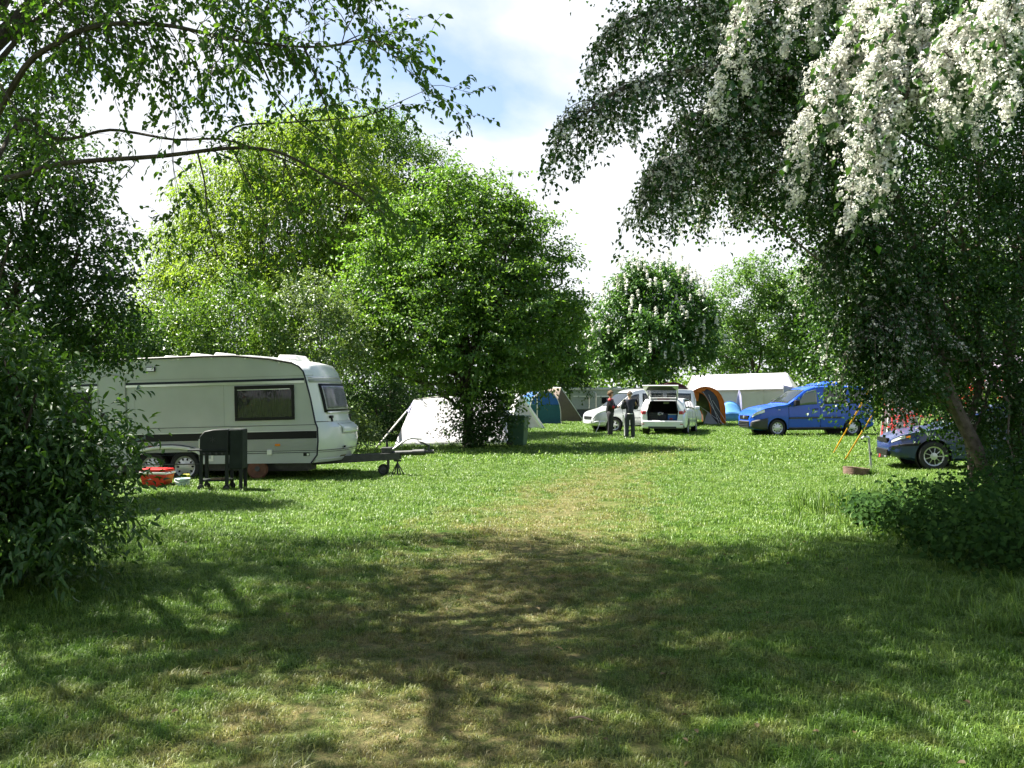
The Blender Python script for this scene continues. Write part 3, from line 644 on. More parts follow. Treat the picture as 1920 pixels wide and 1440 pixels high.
# the tree in the middle
cb = G(880, 838)
ctree = tree('hornbeam_tree', cb, [Lb(830, 395, 30.4, 72), Lb(762, 440, 30.4, 70), Lb(885, 425, 30.4, 72), Lb(950, 470, 30.6, 62), Lb(715, 530, 30.2, 78), Lb(825, 530, 29.3, 100), Lb(930, 550, 29.6, 90), Lb(1015, 560, 30.4, 66),
                                   Lb(690, 610, 30, 65), Lb(780, 620, 29, 85), Lb(890, 650, 28.8, 92), Lb(1000, 645, 30, 78), Lb(950, 370, 30.5, 26, 26, 42), Lb(1055, 485, 30.5, 34, 26, 20), Lb(1000, 430, 30.5, 36), Lb(700, 470, 30.4, 36), Lb(840, 345, 30.4, 36), Lb(860, 690, 29.5, 55), Lb(960, 700, 30, 55), Lb(740, 670, 30, 40), Lb(890, 500, 32, 120), Lb(660, 560, 30.4, 34), Lb(655, 650, 30.2, 30), Lb(775, 385, 30.6, 30), Lb(905, 355, 30.6, 26), Lb(1075, 590, 30.6, 30), Lb(1060, 660, 30.6, 36), Lb(640, 605, 30.2, 22), Lb(985, 395, 30.6, 20)],
             'leaf_centre', 'bushy bright green tree in the middle of the camp', seed=61, n=2200, per=38, L=0.62, leaf=(0.12, 0.08), trunk_r=0.17, droop=0.22, fork=0.25, shell=(0.5, 1.08), spread=0.24, flat=0.28, twigs=9)
rg = np.random.default_rng(62)
p, d, k = clumps_in([Lb(900, 775, 30.1, 42), Lb(875, 805, 30.0, 38), Lb(930, 795, 30.1, 36), Lb(910, 745, 30.1, 40), Lb(880, 760, 30.0, 30), Lb(905, 815, 29.9, 46, 40, 24)], 480, rg, (0.2, 1.15))
arr, _ = clump_leaves(p, d, 16, 0.3, 0.1, rg, 0.10, 0.07); arr[0][:, 2] = np.maximum(arr[0][:, 2], 0.02)
leaves_obj('basal_shoots', [arr], 'leaf_dark', ctree, cb)
# farther trees
tree('broadleaf_tree', (P(1050, 700, 68).x, 68, 0), [Lb(1035, 610, 66, 58), Lb(1068, 665, 66, 46), Lb(1000, 680, 66, 60), Lb(1078, 600, 66, 22), Lb(1080, 720, 66, 30)], 'leaf_hedge', 'darker tree behind the right flank of the middle tree', seed=71, n=1000, per=22, L=0.7, leaf=(0.2, 0.14), trunk_r=0.2)
chb = (P(1225, 700, 53).x, 53.5, 0); chl = [Lb(1220, 560, 53, 58), Lb(1165, 600, 53, 52), Lb(1280, 590, 53, 58), Lb(1150, 655, 53, 46), Lb(1220, 635, 52, 76), Lb(1298, 635, 53, 46), Lb(1190, 535, 53, 36), Lb(1250, 530, 53.5, 34)]
cht = tree('chestnut_tree', chb, chl, 'leaf_chestnut', 'round horse chestnut covered with upright white flower candles', seed=72, n=1500, per=22, L=0.5, leaf=(0.24, 0.12), trunk_r=0.22, droop=0.35)
rg = np.random.default_rng(73); p, d, k = clumps_in(chl, 330, rg, (1.0, 1.1), 0.25); mb_c = []; mb_d = []
for q, dd in zip(p, d):
    for h in np.linspace(0, 1, 7): mb_c.append(q + np.array([0, 0, 0.08 + 0.36 * h]) + dd * 0.28 + rg.normal(size=3) * 0.045 * (1 - 0.8 * h)); mb_d.append((0, 0, 1))
leaves_obj('blossom', [florets(rg, np.array(mb_c), np.array(mb_d, float), 5, 0.06, 0.095)], 'blossom', cht, chb)
tree('broadleaf_tree', (P(1420, 700, 71).x, 71, 0), [Lb(1395, 560, 71, 60), Lb(1450, 610, 71, 70), Lb(1375, 640, 71, 50), Lb(1430, 520, 71, 40), Lb(1340, 660, 71, 40), Lb(1420, 680, 71, 45)], 'leaf_far', 'light green tree behind the big white tent', seed=74, n=900, per=22, L=0.6, leaf=(0.22, 0.14), trunk_r=0.2)
tree('broadleaf_tree', (P(1540, 700, 70).x, 70, 0), [Lb(1500, 560, 70, 60), Lb(1540, 640, 70, 70), Lb(1580, 560, 70, 80), Lb(1490, 660, 70, 45)], 'leaf_far', 'light green tree right of the big white tent behind the blue van', seed=75, n=900, per=22, L=0.6, leaf=(0.22, 0.14), trunk_r=0.2)
tree('broadleaf_tree', (P(1700, 700, 44).x, 44, 0), [Lb(1660, 600, 44, 90), Lb(1760, 560, 44, 110), Lb(1860, 620, 44, 100), Lb(1720, 680, 44, 80), Lb(1640, 690, 44, 60), Lb(1830, 700, 44, 80), Lb(1950, 560, 44, 120)], 'leaf_hedge', 'broad tree far behind the hawthorn trunks on the right', seed=76, n=1300, per=20, L=0.55, leaf=(0.2, 0.13), trunk_r=0.22)
rg = np.random.default_rng(78); wl = []
for px in range(-500, 2500, 62):
    Y = rg.uniform(78, 92); h = 668 + 26 * math.sin(px * 0.013) + rg.uniform(-20, 20); wl.append(Lb(px, h, Y, rg.uniform(48, 70), None, 62)); wl.append(Lb(px + 30, 735, Y - 3, 55, None, 50)); wl.append(Lb(px, 765, Y - 5, 50, None, 26))
p, d, k = clumps_in(wl, 5200, rg, (0.35, 1.08)); kk = p[:, 2] > 0.1; arr, _ = clump_leaves(p[kk], d[kk], 14, 0.9, 0.2, rg, 0.42, 0.26); arr[0][:, 2] = np.maximum(arr[0][:, 2], 0.02)
wd = leaves_obj('distant_woodland', [arr], 'leaf_hedge', None, (0, 85, 0)); wd.location = (0, 85, 0); tag(wd, 'far belt of woodland closing the view behind the tents', 'woodland', kind='stuff')

# hawthorns on the right
def hawthorn(name, base, label, trunks, branches, lobes, seed, n_cl, per, leaf, bloom, fl):
    """trunks and branches are lists of (points, radius); strands of leaves and blossom hang from the branches"""
    rg = np.random.default_rng(seed); base = np.array(base, float); root = empty(name, base, label=label, cat='tree')
    for pts, r0 in trunks:
        path = smooth_path(pts, 14); MB().tube(path - base, np.linspace(r0, r0 * 0.45, 14), 9).build('trunk', 'bark_pale', root, True)
    arrs = []; cen = []; dirs = []; tw = []
    for pts, r0, ns, smin, smax, dens, side in branches:
        path = smooth_path(pts, len(pts) * 4); mb = MB(); mb.tube(path - base, np.linspace(r0, r0 * 0.3, len(path)), 6)
        for j in range(int(ns * 1.5)):
            i = min(int(len(path) * (0.12 + 0.88 * rg.random())), len(path) - 2); st = path[i] + rg.normal(size=3) * 0.04
            tg = unit(path[i + 1] - path[i]); out = unit(np.array([rg.normal(), rg.normal(), 0.0])) * side
            ln = rg.uniform(smin, smax); m_ = 8; q = st.copy(); dd = unit(tg * 0.4 + out + np.array([0, 0, 0.35])); sp_ = [q.copy()]
            for s in range(m_):
                dd = unit(dd + np.array([0, 0, -0.42]) + rg.normal(size=3) * 0.13); q = q + dd * ln / m_; sp_.append(q.copy())
            sp_ = np.array(sp_); mb.tube(sp_ - base, np.linspace(0.006, 0.0018, m_ + 1), 4, False); tw.append(sp_)
            nb_ = max(2, int(ln * dens)); us = rg.uniform(0.05, 1.0, nb_) * m_
            if dens > 100: us = np.sort(rg.uniform(0.12, 1.0, nb_)) * m_
            for u in us:
                s = min(int(u), m_ - 1); c = sp_[s] + (sp_[s + 1] - sp_[s]) * (u - s); o = unit(rg.normal(size=3) + np.array([0, 0, 0.35])); cen.append(c + o * (rg.uniform(0.015, 0.085) * (0.6 + 0.5 * math.sin(u * 2.6 + j)) if dens > 100 else rg.uniform(0.02, 0.075))); dirs.append(o)
        mb.build('limb', 'bark_pale', root, True)
    arrs.append(twig_leaves(rg, tw, *leaf, shape='rhomb', hang=0.3, jit=0.05))
    if lobes:
        p, d, k = clumps_in(lobes, n_cl, rg, (0.45, 1.08)); kk = p[:, 2] > 0.1; p, d = p[kk], d[kk]
        arr, t2 = clump_leaves(p, d, per, 0.30, 0.35, rg, 0.06, 0.045, spread=0.4); arrs.append(arr)
        pick = rg.random(len(p)) < bloom
        for q, o in zip(p[pick], d[pick]):
            for _ in range(4): cen.append(q + rg.normal(size=3) * 0.12); dirs.append(unit(o + rg.normal(size=3) * 0.5))
        mb = MB(); ends = [smooth_path(t_[0], 14) for t_ in trunks]
        for c, r_ in lobes:
            e = ends[rg.integers(len(ends))]; lim = wobble(e[rg.integers(4, 13)], c, 6, 0.1, rg); mb.tube(lim - base, np.linspace(0.03, 0.01, 6), 5, False)
        mb.build('branches', 'bark_pale', root, True)
    leaves_obj('foliage', arrs, 'leaf_haw', root, base)
    leaves_obj('blossom', [florets(rg, np.array(cen), np.array(dirs), *fl)], 'blossom', root, base)
    return root
hb = G(1880, 950)
hawthorn('hawthorn_tree', hb, 'flowering hawthorn with several bent trunks beside the dark blue car',
    [([hb, P(1830, 840, 14.3), P(1790, 760, 14.2), P(1765, 690, 14.1), P(1748, 600, 14.0), P(1735, 530, 13.9), P(1690, 400, 13.7), P(1660, 300, 13.5), P(1640, 150, 13.2)], 0.11),
     ([hb + Vector((-0.35, 0.2, 0)), P(1822, 860, 14.5), P(1815, 800, 14.6), P(1840, 700, 14.7), P(1820, 560, 14.7), P(1800, 420, 14.6)], 0.075),
     ([hb + Vector((0.3, 0.4, 0)), P(1910, 800, 15.0), P(1890, 650, 15), P(1920, 480, 15), P(1930, 300, 15)], 0.12)],
    [([P(1660, 300, 13.4), P(1560, 190, 12.6), P(1430, 130, 11.8), P(1300, 130, 11.2), P(1200, 155, 10.8), P(1140, 180, 10.6), P(1098, 215, 10.5)], 0.05, 60, 0.45, 1.1, 15, 0.6),
     ([P(1650, 230, 13.3), P(1520, 90, 12.4), P(1400, 30, 11.8), P(1280, 15, 11.2), P(1200, 30, 11), P(1160, 45, 10.9)], 0.045, 48, 0.4, 1.0, 15, 0.6),
     ([P(1670, 330, 13.4), P(1560, 260, 12.8), P(1450, 250, 12.2), P(1350, 270, 11.8), P(1280, 290, 11.5), P(1240, 320, 11.4)], 0.045, 64, 0.5, 1.3, 15, 0.9),
     ([P(1660, 280, 13.3), P(1540, 180, 12.6), P(1440, 170, 12.2), P(1340, 200, 12), P(1280, 230, 11.8)], 0.04, 54, 0.5, 1.4, 15, 0.9),
     ([P(1690, 420, 13.7), P(1600, 360, 13.3), P(1500, 330, 13), P(1420, 330, 12.7), P(1330, 350, 12.5)], 0.04, 50, 0.5, 1.15, 12, 0.8),
     ([P(1700, 450, 13.8), P(1620, 420, 13.5), P(1610, 430, 13.4), P(1570, 450, 13.3)], 0.035, 40, 0.6, 1.7, 8, 0.8),
     ([P(1740, 560, 14.0), P(1680, 540, 13.6), P(1640, 560, 13.5), P(1600, 590, 13.4)], 0.03, 30, 0.6, 1.4, 9, 0.6),
     ([P(1765, 690, 14.1), P(1720, 640, 13.7), P(1680, 650, 13.5), P(1650, 690, 13.4)], 0.025, 44, 0.4, 1.0, 12, 0.6),
     ([P(1740, 580, 14.0), P(1690, 600, 13.4), P(1660, 610, 13.2), P(1620, 640, 13.1)], 0.025, 30, 0.5, 1.15, 7, 0.4)],
    [Lb(1585, 630, 13.6, 65), Lb(1650, 560, 14, 100), Lb(1770, 560, 14.2, 110), Lb(1890, 620, 14.6, 120), Lb(1610, 720, 13.5, 55), Lb(1850, 740, 14.8, 85), Lb(1640, 440, 13.8, 110), Lb(1800, 430, 14.4, 130), Lb(1560, 330, 13.2, 100), Lb(1700, 250, 13.6, 140), Lb(1460, 200, 12.6, 90), Lb(1430, 310, 12.6, 85), Lb(1330, 280, 12.2, 65), Lb(1500, 410, 13.2, 65), Lb(1600, 500, 13.6, 80), Lb(1690, 640, 14.6, 90), Lb(1350, 120, 12, 80), Lb(1540, 90, 12.8, 120), Lb(1920, 430, 15, 130), Lb(1930, 800, 14.5, 80), Lb(1720, 720, 13.9, 45), Lb(1700, 745, 13.4, 55), Lb(1775, 690, 15.0, 75), Lb(1855, 720, 14.9, 85), Lb(1890, 820, 14.8, 65), Lb(1910, 880, 13.8, 60), Lb(1810, 620, 15.0, 85), Lb(1680, 660, 13.4, 55), Lb(1810, 800, 15.0, 45), Lb(1850, 270, 15, 130), Lb(1940, 200, 15, 130), Lb(1780, 120, 14.5, 120), Lb(1900, 60, 15.2, 140), Lb(1960, 330, 15, 110), Lb(1900, 540, 15.2, 110),
     (np.array((2.2, 11.6, 7.2)), np.array((1.5, 1.2, 0.8))), (np.array((4.2, 12.4, 7.8)), np.array((1.7, 1.4, 1.0))), (np.array((6.2, 13.4, 7.6)), np.array((1.7, 1.4, 1.2))), (np.array((3.2, 12.2, 6.3)), np.array((1.5, 1.1, 0.8)))],
    81, 8200, 22, (0.022, 0.062, 0.048), 0.035, (9, 0.035, 0.021))
nb0 = np.array((5.2, 6.2, 0.0))
hawthorn('hawthorn_tree', nb0, 'near hawthorn whose white flowering boughs hang in from the upper right', [([nb0, nb0 + [0.05, 0, 1.5], nb0 + [-0.2, 0, 3.0], nb0 + [-0.5, 0, 4.3], nb0 + [-0.9, 0, 5.3]], 0.14)],
    [([nb0 + [-0.3, 0, 3.4], P(2000, 20, 6.0), P(1880, -60, 5.8), P(1760, -40, 5.7), P(1670, 20, 5.7), P(1630, 90, 5.7)], 0.03, 15, 0.6, 1.35, 115, 0.3),
     ([nb0 + [-0.4, 0, 3.8], P(1960, -120, 6.4), P(1800, -150, 6.4), P(1640, -110, 6.4), P(1520, -50, 6.4), P(1450, 0, 6.4)], 0.03, 14, 0.6, 1.2, 115, 0.3),
     ([nb0 + [-0.2, 0, 3.0], P(1990, 120, 5.6), P(1900, 60, 5.4), P(1810, 80, 5.3), P(1730, 140, 5.3), P(1680, 210, 5.3)], 0.028, 15, 0.4, 0.95, 120, 0.25),
     ([nb0 + [-0.3, 0, 3.3], P(2060, 60, 5.2), P(1960, -20, 5.0), P(1880, 10, 4.9), P(1840, 60, 4.9)], 0.028, 9, 0.4, 0.85, 120, 0.2),
     ([nb0 + [-0.6, 0, 4.4], P(1900, -260, 6.8), P(1700, -260, 6.8), P(1500, -170, 6.8), P(1400, -90, 6.8)], 0.028, 12, 0.35, 0.8, 110, 0.3)],
    [(np.array((5.4, 7.6, 5.0)), np.array((1.2, 1.2, 0.8))), (np.array((6.2, 6.6, 4.6)), np.array((1.0, 1.0, 0.9)))],
    82, 320, 20, (0.018, 0.055, 0.045), 0.4, (16, 0.031, 0.014))

# undergrowth below the hawthorns
rg = np.random.default_rng(90); pos = []; ax = []; up = []
for i in range(10000):
    px = rg.uniform(1600, 2150); t_ = rg.random()
    g0 = G(px, 955 + 135 * t_ * min(1, (px - 1560) / 260)); hmax = (0.30 + 0.45 * min(1, (px - 1600) / 260)) * (0.5 + 0.6 * math.sin(px * 0.03 + g0.y) ** 2)
    pos.append((g0.x + rg.normal() * 0.12, g0.y + rg.normal() * 0.2, max(0.03, hmax * rg.random() ** 0.7))); ax.append((rg.normal() * 0.6 - 0.2, rg.normal() * 0.6 - 0.5, -0.25 + rg.normal() * 0.3)); up.append((rg.normal() * 0.4 - 0.3, rg.normal() * 0.4 - 0.4, 1.0))
gc = leaves_obj('ground_cover', [leaf_arrays(np.array(pos), np.array(ax), np.array(up), 0.075, 0.06, 'leaf', rg=rg)], 'leaf_ivy', None, (6.0, 11, 0)); gc.location = (6, 11, 0)
tag(gc, 'ivy and nettles growing under the hawthorns on the right', 'undergrowth', kind='stuff')
rb = G(1760, 850); tree('red_shrub', (P(1720, 800, 25).x, 25, 0), [Lb(1695, 795, 25, 26), Lb(1715, 780, 25, 22), Lb(1800, 760, 25, 30), Lb(1860, 735, 25, 34), Lb(1780, 740, 25, 30)], 'leaf_red', 'red-leaved shrub behind the dark blue car', 'shrub', seed=92, n=42, per=10, L=0.22, leaf=(0.08, 0.06), trunk_r=0.04, stems=3)
tree('lilac_shrub', (P(1900, 760, 27).x, 27.5, 0), [Lb(1895, 700, 27.5, 32), Lb(1915, 730, 27.5, 26)], 'blossom_lilac', 'pale lilac bush glimpsed at the right edge', 'shrub', seed=93, n=90, per=16, L=0.22, leaf=(0.09, 0.07), trunk_r=0.05, stems=3)

# fallen leaves on the lawn
rg = np.random.default_rng(97); n_ = 190; yy = rg.uniform(3.6, 14, n_) ; xx = rg.uniform(-0.6, 0.6, n_) * yy
fl = leaf_arrays(np.stack([xx, yy, gz(xx, yy) + rg.uniform(0.015, 0.045, n_)], 1), np.stack([rg.normal(size=n_), rg.normal(size=n_), rg.normal(size=n_) * 0.25], 1), np.stack([rg.normal(size=n_) * 0.3, rg.normal(size=n_) * 0.3, np.ones(n_)], 1), 0.045, 0.026, 'leaf', rg=rg)
foliage('leaf_dry', (0.07, 0.05, 0.02), (0.19, 0.145, 0.06), 0.2, 0.7, tcol=(1, 0.9, 0.7))
fo = leaves_obj('fallen_leaves', [fl], 'leaf_dry', None, (0, 0, 0)); tag(fo, 'scattered dry fallen leaves lying in the foreground grass', 'fallen leaves', kind='stuff')

# ------------------------------------------------------------------ touring caravan
CY0 = 18.75
cpos = P(596, 800, CY0); cpos.z = 0
crv = empty('touring_caravan', cpos, (0, R(-1.5), R(-6)), label='cream touring caravan with dark stripes parked on the left of the lawn', cat='caravan')
CW = 2.2
prof = [(-0.12, 0.33), (0.0, 0.48), (0.025, 0.75), (0.02, 1.0), (-0.02, 1.1), (-0.1, 1.55), (-0.195, 1.95), (-0.235, 2.08), (-0.32, 2.18), (-0.45, 2.245), (-0.9, 2.335), (-1.6, 2.415), (-2.2, 2.425), (-4.0, 2.405), (-5.65, 2.38), (-5.85, 2.30), (-5.97, 2.05), (-6.02, 1.2), (-6.0, 0.6), (-5.9, 0.36)]
arch = [(-3.72, 0.36)] + [(-2.98 - 0.74 * math.cos(a), 0.36 + 0.33 * math.sin(a) ** 0.6) for a in np.linspace(0.12, math.pi - 0.12, 12)] + [(-2.24, 0.35)]
def fbulge(x, z, y):
    q = 1 - abs(2 * y / CW - 1) ** 2.6
    if x > -0.55:
        b_ = 0.24 if z > 1.12 else 0.24 + 0.16 * min(1, (1.12 - z) / 0.15) * (1 if z > 0.5 else 0.75)
        return b_ * q * min(1, (x + 0.55) / 0.25)
    return 0
ny = 12; outer = prof; vs = []; fs = []
for j in range(ny + 1):
    y = CW * j / ny
    for (x, z) in outer: vs.append((x + fbulge(x, z, y), y, z + 0.05 * (1 - abs(2 * y / CW - 1) ** 2) * (z > 2.1)))
k = len(outer)
for j in range(ny):
    for i in range(k - 1): fs.append((j * k + i, j * k + i + 1, (j + 1) * k + i + 1, (j + 1) * k + i))
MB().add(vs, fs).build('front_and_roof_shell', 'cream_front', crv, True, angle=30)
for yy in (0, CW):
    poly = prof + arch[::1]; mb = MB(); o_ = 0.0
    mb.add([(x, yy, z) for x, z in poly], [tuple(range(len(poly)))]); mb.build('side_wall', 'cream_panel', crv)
MB().box(-5.9, -0.12, 0.02, CW - 0.02, 0.345, 0.36).build('floor_pan', 'steel_dark', crv)
fz = [z for x, z in prof[:10]]; fx = [x for x, z in prof[:10]]
def front_pt(y, z, off=0.0): x = float(np.interp(z, fz, fx)); return (x + fbulge(x, z, y) + off, y, z)
# piping round the front edge of the side wall
MB().tube([(x, -0.006, z) for x, z in prof[:16]], 0.017, 6).build('edge_piping', 'navy_trim', crv, True)
def strip(name, x0, x1, z0, z1, m, th=0.006, par=crv, bev=0): return MB().box(x0, x1, -th, 0.002, z0, z1).build(name, m, par, bevel=bev)
strip('side_stripe', -5.9, -0.22, 1.915, 1.955, 'navy_trim'); strip('awning_rail', -5.9, -0.22, 1.865, 1.905, 'alu', 0.014)
strip('side_stripe', -5.95, -0.04, 2.0, 2.008, 'grey_panel', 0.004)
strip('side_stripe', -5.95, -0.01, 1.055, 1.065, 'navy_trim', 0.004); strip('side_trim', -5.95, 0.0, 0.945, 0.958, 'alu', 0.008)
strip('side_stripe', -5.95, 0.0, 0.80, 0.94, 'black_trim', 0.005); strip('lower_panel', -5.9, -0.01, 0.585, 0.795, 'grey_panel', 0.004)
strip('side_stripe', -5.9, -0.02, 0.565, 0.575, 'navy_trim', 0.006); strip('side_stripe', -5.9, -0.02, 0.53, 0.54, 'navy_trim', 0.006)
for x in (-0.77, -3.3): strip('marker_light', x - 0.05, x + 0.05, 0.665, 0.71, 'orange_lens', 0.025, bev=0.008)
strip('socket_box', -0.98, -0.88, 0.50, 0.60, 'white_plastic', 0.03, bev=0.01)
lb_ = strip('data_plate', -0.27, -0.15, 0.465, 0.525, 'black_trim', 0.006); 
MB().box(-0.20, -0.16, -0.009, -0.006, 0.475, 0.515).build('plate_print', 'plate', lb_)
for x in (-1.82, -3.62): strip('panel_seam', x - 0.003, x + 0.003, 1.07, 1.86, 'grey_panel', 0.003)
# arch moulding
MB().tube([(x, -0.02, z) for x, z in arch], 0.035, 7).build('wheel_arch_trim', 'white_plastic', crv, True)
MB().tube([(x * 1.0, -0.045, z + 0.05) for x, z in arch], 0.008, 5).build('wheel_arch_edge', 'navy_trim', crv, True)
# side window
wf = MB(); x0, x1, z0, z1 = -1.60, -0.42, 1.165, 1.835
wf.box(x0, x1, -0.03, 0.0, z1 - 0.07, z1).box(x0, x1, -0.03, 0.0, z0, z0 + 0.06).box(x0, x0 + 0.055, -0.03, 0.0, z0 + 0.06, z1 - 0.07).box(x1 - 0.055, x1, -0.03, 0.0, z0 + 0.06, z1 - 0.07)
win = wf.build('window', 'black_trim', crv, bevel=0.008)
MB().grid(lambda u, v: (x0 + 0.05 + (x1 - x0 - 0.1) * u, -0.008 + 0.0045 * math.sin(u * 95 + math.sin(u * 17) * 2), z0 + 0.05 + (z1 - z0 - 0.1) * v), 150, 3).build('curtain', 'curtain', win, True)
MB().box(x0 + 0.05, x1 - 0.05, -0.022, -0.018, z0 + 0.055, z1 - 0.065).build('pane', 'clear_glass', win)
MB().box(x0 + 0.06, x1 - 0.08, -0.033, -0.03, z1 - 0.085, z1 - 0.072).build('stay_bar', 'alu', win)
# door
dx0, dx1 = -4.36, -3.80; pts = [(dx0, 0.46), (dx0, 1.98)] + [((dx0 + dx1) / 2 - 0.28 * math.cos(a), 1.98 + 0.14 * math.sin(a)) for a in np.linspace(0.2, math.pi - 0.2, 8)] + [(dx1, 1.98), (dx1, 0.46)]
dr_ = MB().prism(pts, -0.016, 0.0).build('door', 'cream_panel', crv)
MB().tube([(x, -0.014, z) for x, z in pts], 0.011, 5).build('door_seal', 'grey_panel', dr_, True)
MB().box(dx0 + 0.05, dx0 + 0.13, -0.04, -0.015, 1.28, 1.38).build('handle', 'black_trim', dr_, bevel=0.01)
MB().box(-5.3, -4.5, -0.012, 0.0, 1.2, 1.8).build('window', 'black_trim', crv, bevel=0.02)
lt = MB().box(-3.36, -3.18, -0.04, 0, 2.16, 2.25).build('awning_light', 'black_trim', crv, bevel=0.01); MB().box(-3.345, -3.195, -0.046, -0.04, 2.172, 2.238).build('lens', 'clear_lens', lt)
hf = MB().box(-2.34, -2.05, -0.014, 0, 0.40, 0.83).build('service_hatch', 'white_plastic', crv, bevel=0.012); MB().box(-2.29, -2.10, -0.02, -0.013, 0.45, 0.78).build('hatch_panel', 'cream_panel', hf)
# roof lights
for x0_, x1_, h_ in ((-0.95, -0.42, 0.10), (-2.75, -2.4, 0.06), (-2.25, -1.9, 0.055), (-3.3, -2.85, 0.03)):
    zb_ = float(np.interp((x0_ + x1_) / 2, [x for x, z in prof[::-1]], [z for x, z in prof[::-1]]))
    MB().prism([(x0_, zb_ + 0.03), (x0_ + 0.05, zb_ + 0.05 + h_), (x1_ - 0.12, zb_ + 0.03 + h_), (x1_, zb_ - 0.02)], 0.55, 1.15).build('roof_light', 'white_plastic', crv, bevel=0.02)
for x in np.linspace(-5.4, -0.7, 8):
    zb_ = float(np.interp(x, [a for a, z in prof[::-1]], [z for a, z in prof[::-1]])); MB().box(x - 0.015, x + 0.015, -0.02, 0.0, zb_ - 0.045, zb_ - 0.02).build('gutter_clip', 'white_plastic', crv)
MB().tube([(x, -0.008, z + 0.005) for x, z in prof[9:16]], 0.02, 6).build('roof_gutter', 'black_trim', crv, True)
# front: window, locker lid, lines
def fpatch(name, y0, y1, z0, z1, off, m, par, solid=0.01, sk=0.0):
    return MB().grid(lambda u, v: front_pt(y0 + (y1 - y0) * u + sk * (1 - v) * (1 if u > 0.5 else -1), z0 + (z1 - z0) * v, off), 14, 6).build(name, m, par, True, solid=solid, angle=60)
fw = fpatch('front_window', 0.28, 1.92, 1.285, 1.845, 0.012, 'black_trim', crv, 0.02)
fpatch('curtain', 0.34, 1.86, 1.34, 1.80, 0.024, 'curtain_sky_reflection', fw, 0.002); fpatch('pane', 0.36, 1.84, 1.36, 1.79, 0.034, 'clear_glass', fw, 0.004)  # sky reflection is put into the curtain colour behind the pane
fpatch('window_sill', 0.34, 1.86, 1.262, 1.30, 0.03, 'alu', fw, 0.02)
fpatch('front_visor', 0.05, 2.15, 1.875, 1.93, 0.012, 'grey_panel', crv, 0.016); fpatch('front_visor', 0.05, 2.15, 1.955, 1.975, 0.012, 'alu', crv, 0.01)
fpatch('front_stripe', 0.01, 2.19, 1.105, 1.118, 0.004, 'steel_dark', crv, 0.006); fpatch('front_stripe', 0.01, 2.19, 0.56, 0.572, 0.004, 'steel_dark', crv, 0.006); fpatch('front_stripe', 0.01, 2.19, 0.53, 0.537, 0.004, 'steel_dark', crv, 0.006)
fpatch('locker_lid', 0.55, 1.75, 0.88, 1.06, 0.006, 'cream_front', crv, 0.012); fpatch('locker_edge', 0.53, 1.77, 0.865, 0.875, 0.006, 'grey_panel', crv, 0.008)
for y in (0.45, 1.75):
    p_ = front_pt(y, 1.2); MB().box(p_[0] - 0.02, p_[0] + 0.05, y - 0.07, y + 0.07, 1.17, 1.22).box(p_[0] + 0.0, p_[0] + 0.05, y - 0.02, y + 0.02, 1.10, 1.17).build('window_catch', 'black_trim', crv, bevel=0.01)
for y in (0.6, 1.6): p_ = front_pt(y, 0.6); MB().box(p_[0], p_[0] + 0.03, y - 0.03, y + 0.03, 0.585, 0.625).build('locker_lock', 'black_trim', crv, bevel=0.006)
p_ = front_pt(0.75, 0.44); fpatch('grime_streak', 0.62, 0.86, 0.40, 0.44, 0.003, 'grime', crv, 0.003)
fpatch('lower_lip', 0.02, 2.18, 0.335, 0.40, 0.02, 'cream_front', crv, 0.012)
# chassis and drawbar
ch = MB(); ch.box(-5.6, -0.2, 0.25, 0.33, 0.2, 0.34).box(-5.6, -0.2, CW - 0.33, CW - 0.25, 0.2, 0.34); ch.box(-3.1, -2.9, 0.1, 2.1, 0.24, 0.34); ch.build('chassis', 'steel_dark', crv)
hx, hy, hz = 1.72, 1.1, 0.40
for y in (0.35, 1.85):
    a = Vector((-1.9, y, 0.27)); b_ = Vector((hx - 0.35, hy + (y - 1.1) * 0.08, 0.37)); d_ = (b_ - a); M = Matrix.Translation(a) @ d_.to_track_quat('X', 'Z').to_matrix().to_4x4()
    MB().box(0, d_.length, -0.025, 0.025, -0.07, 0.07, M).build('drawbar_beam', 'steel_dark', crv, bevel=0.006)
MB().box(-1.7, -0.3, 0.35, 0.9, 0.16, 0.3).build('step_locker', 'steel_dark', crv)
cp = MB(); cp.tube([(hx - 0.55, hy, 0.42), (hx - 0.1, hy, 0.43)], [0.05, 0.045], 10).tube([(hx - 0.1, hy, 0.43), (hx + 0.15, hy, 0.435)], [0.06, 0.06], 10).tube([(hx + 0.15, hy, 0.435), (hx + 0.33, hy, 0.44)], [0.03, 0.045], 10)
cp.build('coupling', 'steel_dark', crv, True)
MB().tube([(hx + 0.22, hy, 0.46), (hx + 0.24, hy, 0.56), (hx + 0.1, hy, 0.62), (hx + 0.06, hy, 0.63)], 0.022, 7).build('coupling_handle', 'steel_dark', crv, True)
MB().tube([(hx - 0.55, hy - 0.06, 0.46), (hx - 0.2, hy - 0.06, 0.70), (hx - 0.1, hy - 0.06, 0.72), (hx + 0.1, hy - 0.06, 0.70)], 0.02, 7).build('handbrake_lever', 'galv', crv, True)
MB().box(hx - 0.72, hx - 0.5, hy - 0.1, hy + 0.1, 0.42, 0.55).build('junction_box', 'steel_dark', crv, bevel=0.02)
MB().tube([(hx - 0.62, hy, 0.55), (hx - 0.62, hy, 0.7)], [0.03, 0.015], 8).build('jockey_crank', 'black_trim', crv, True)
jw = MB().tube([(hx - 0.6, hy - 0.02, 0.5), (hx - 0.6, hy - 0.02, 0.12)], 0.028, 8).build('jockey_tube', 'steel_dark', crv, True)
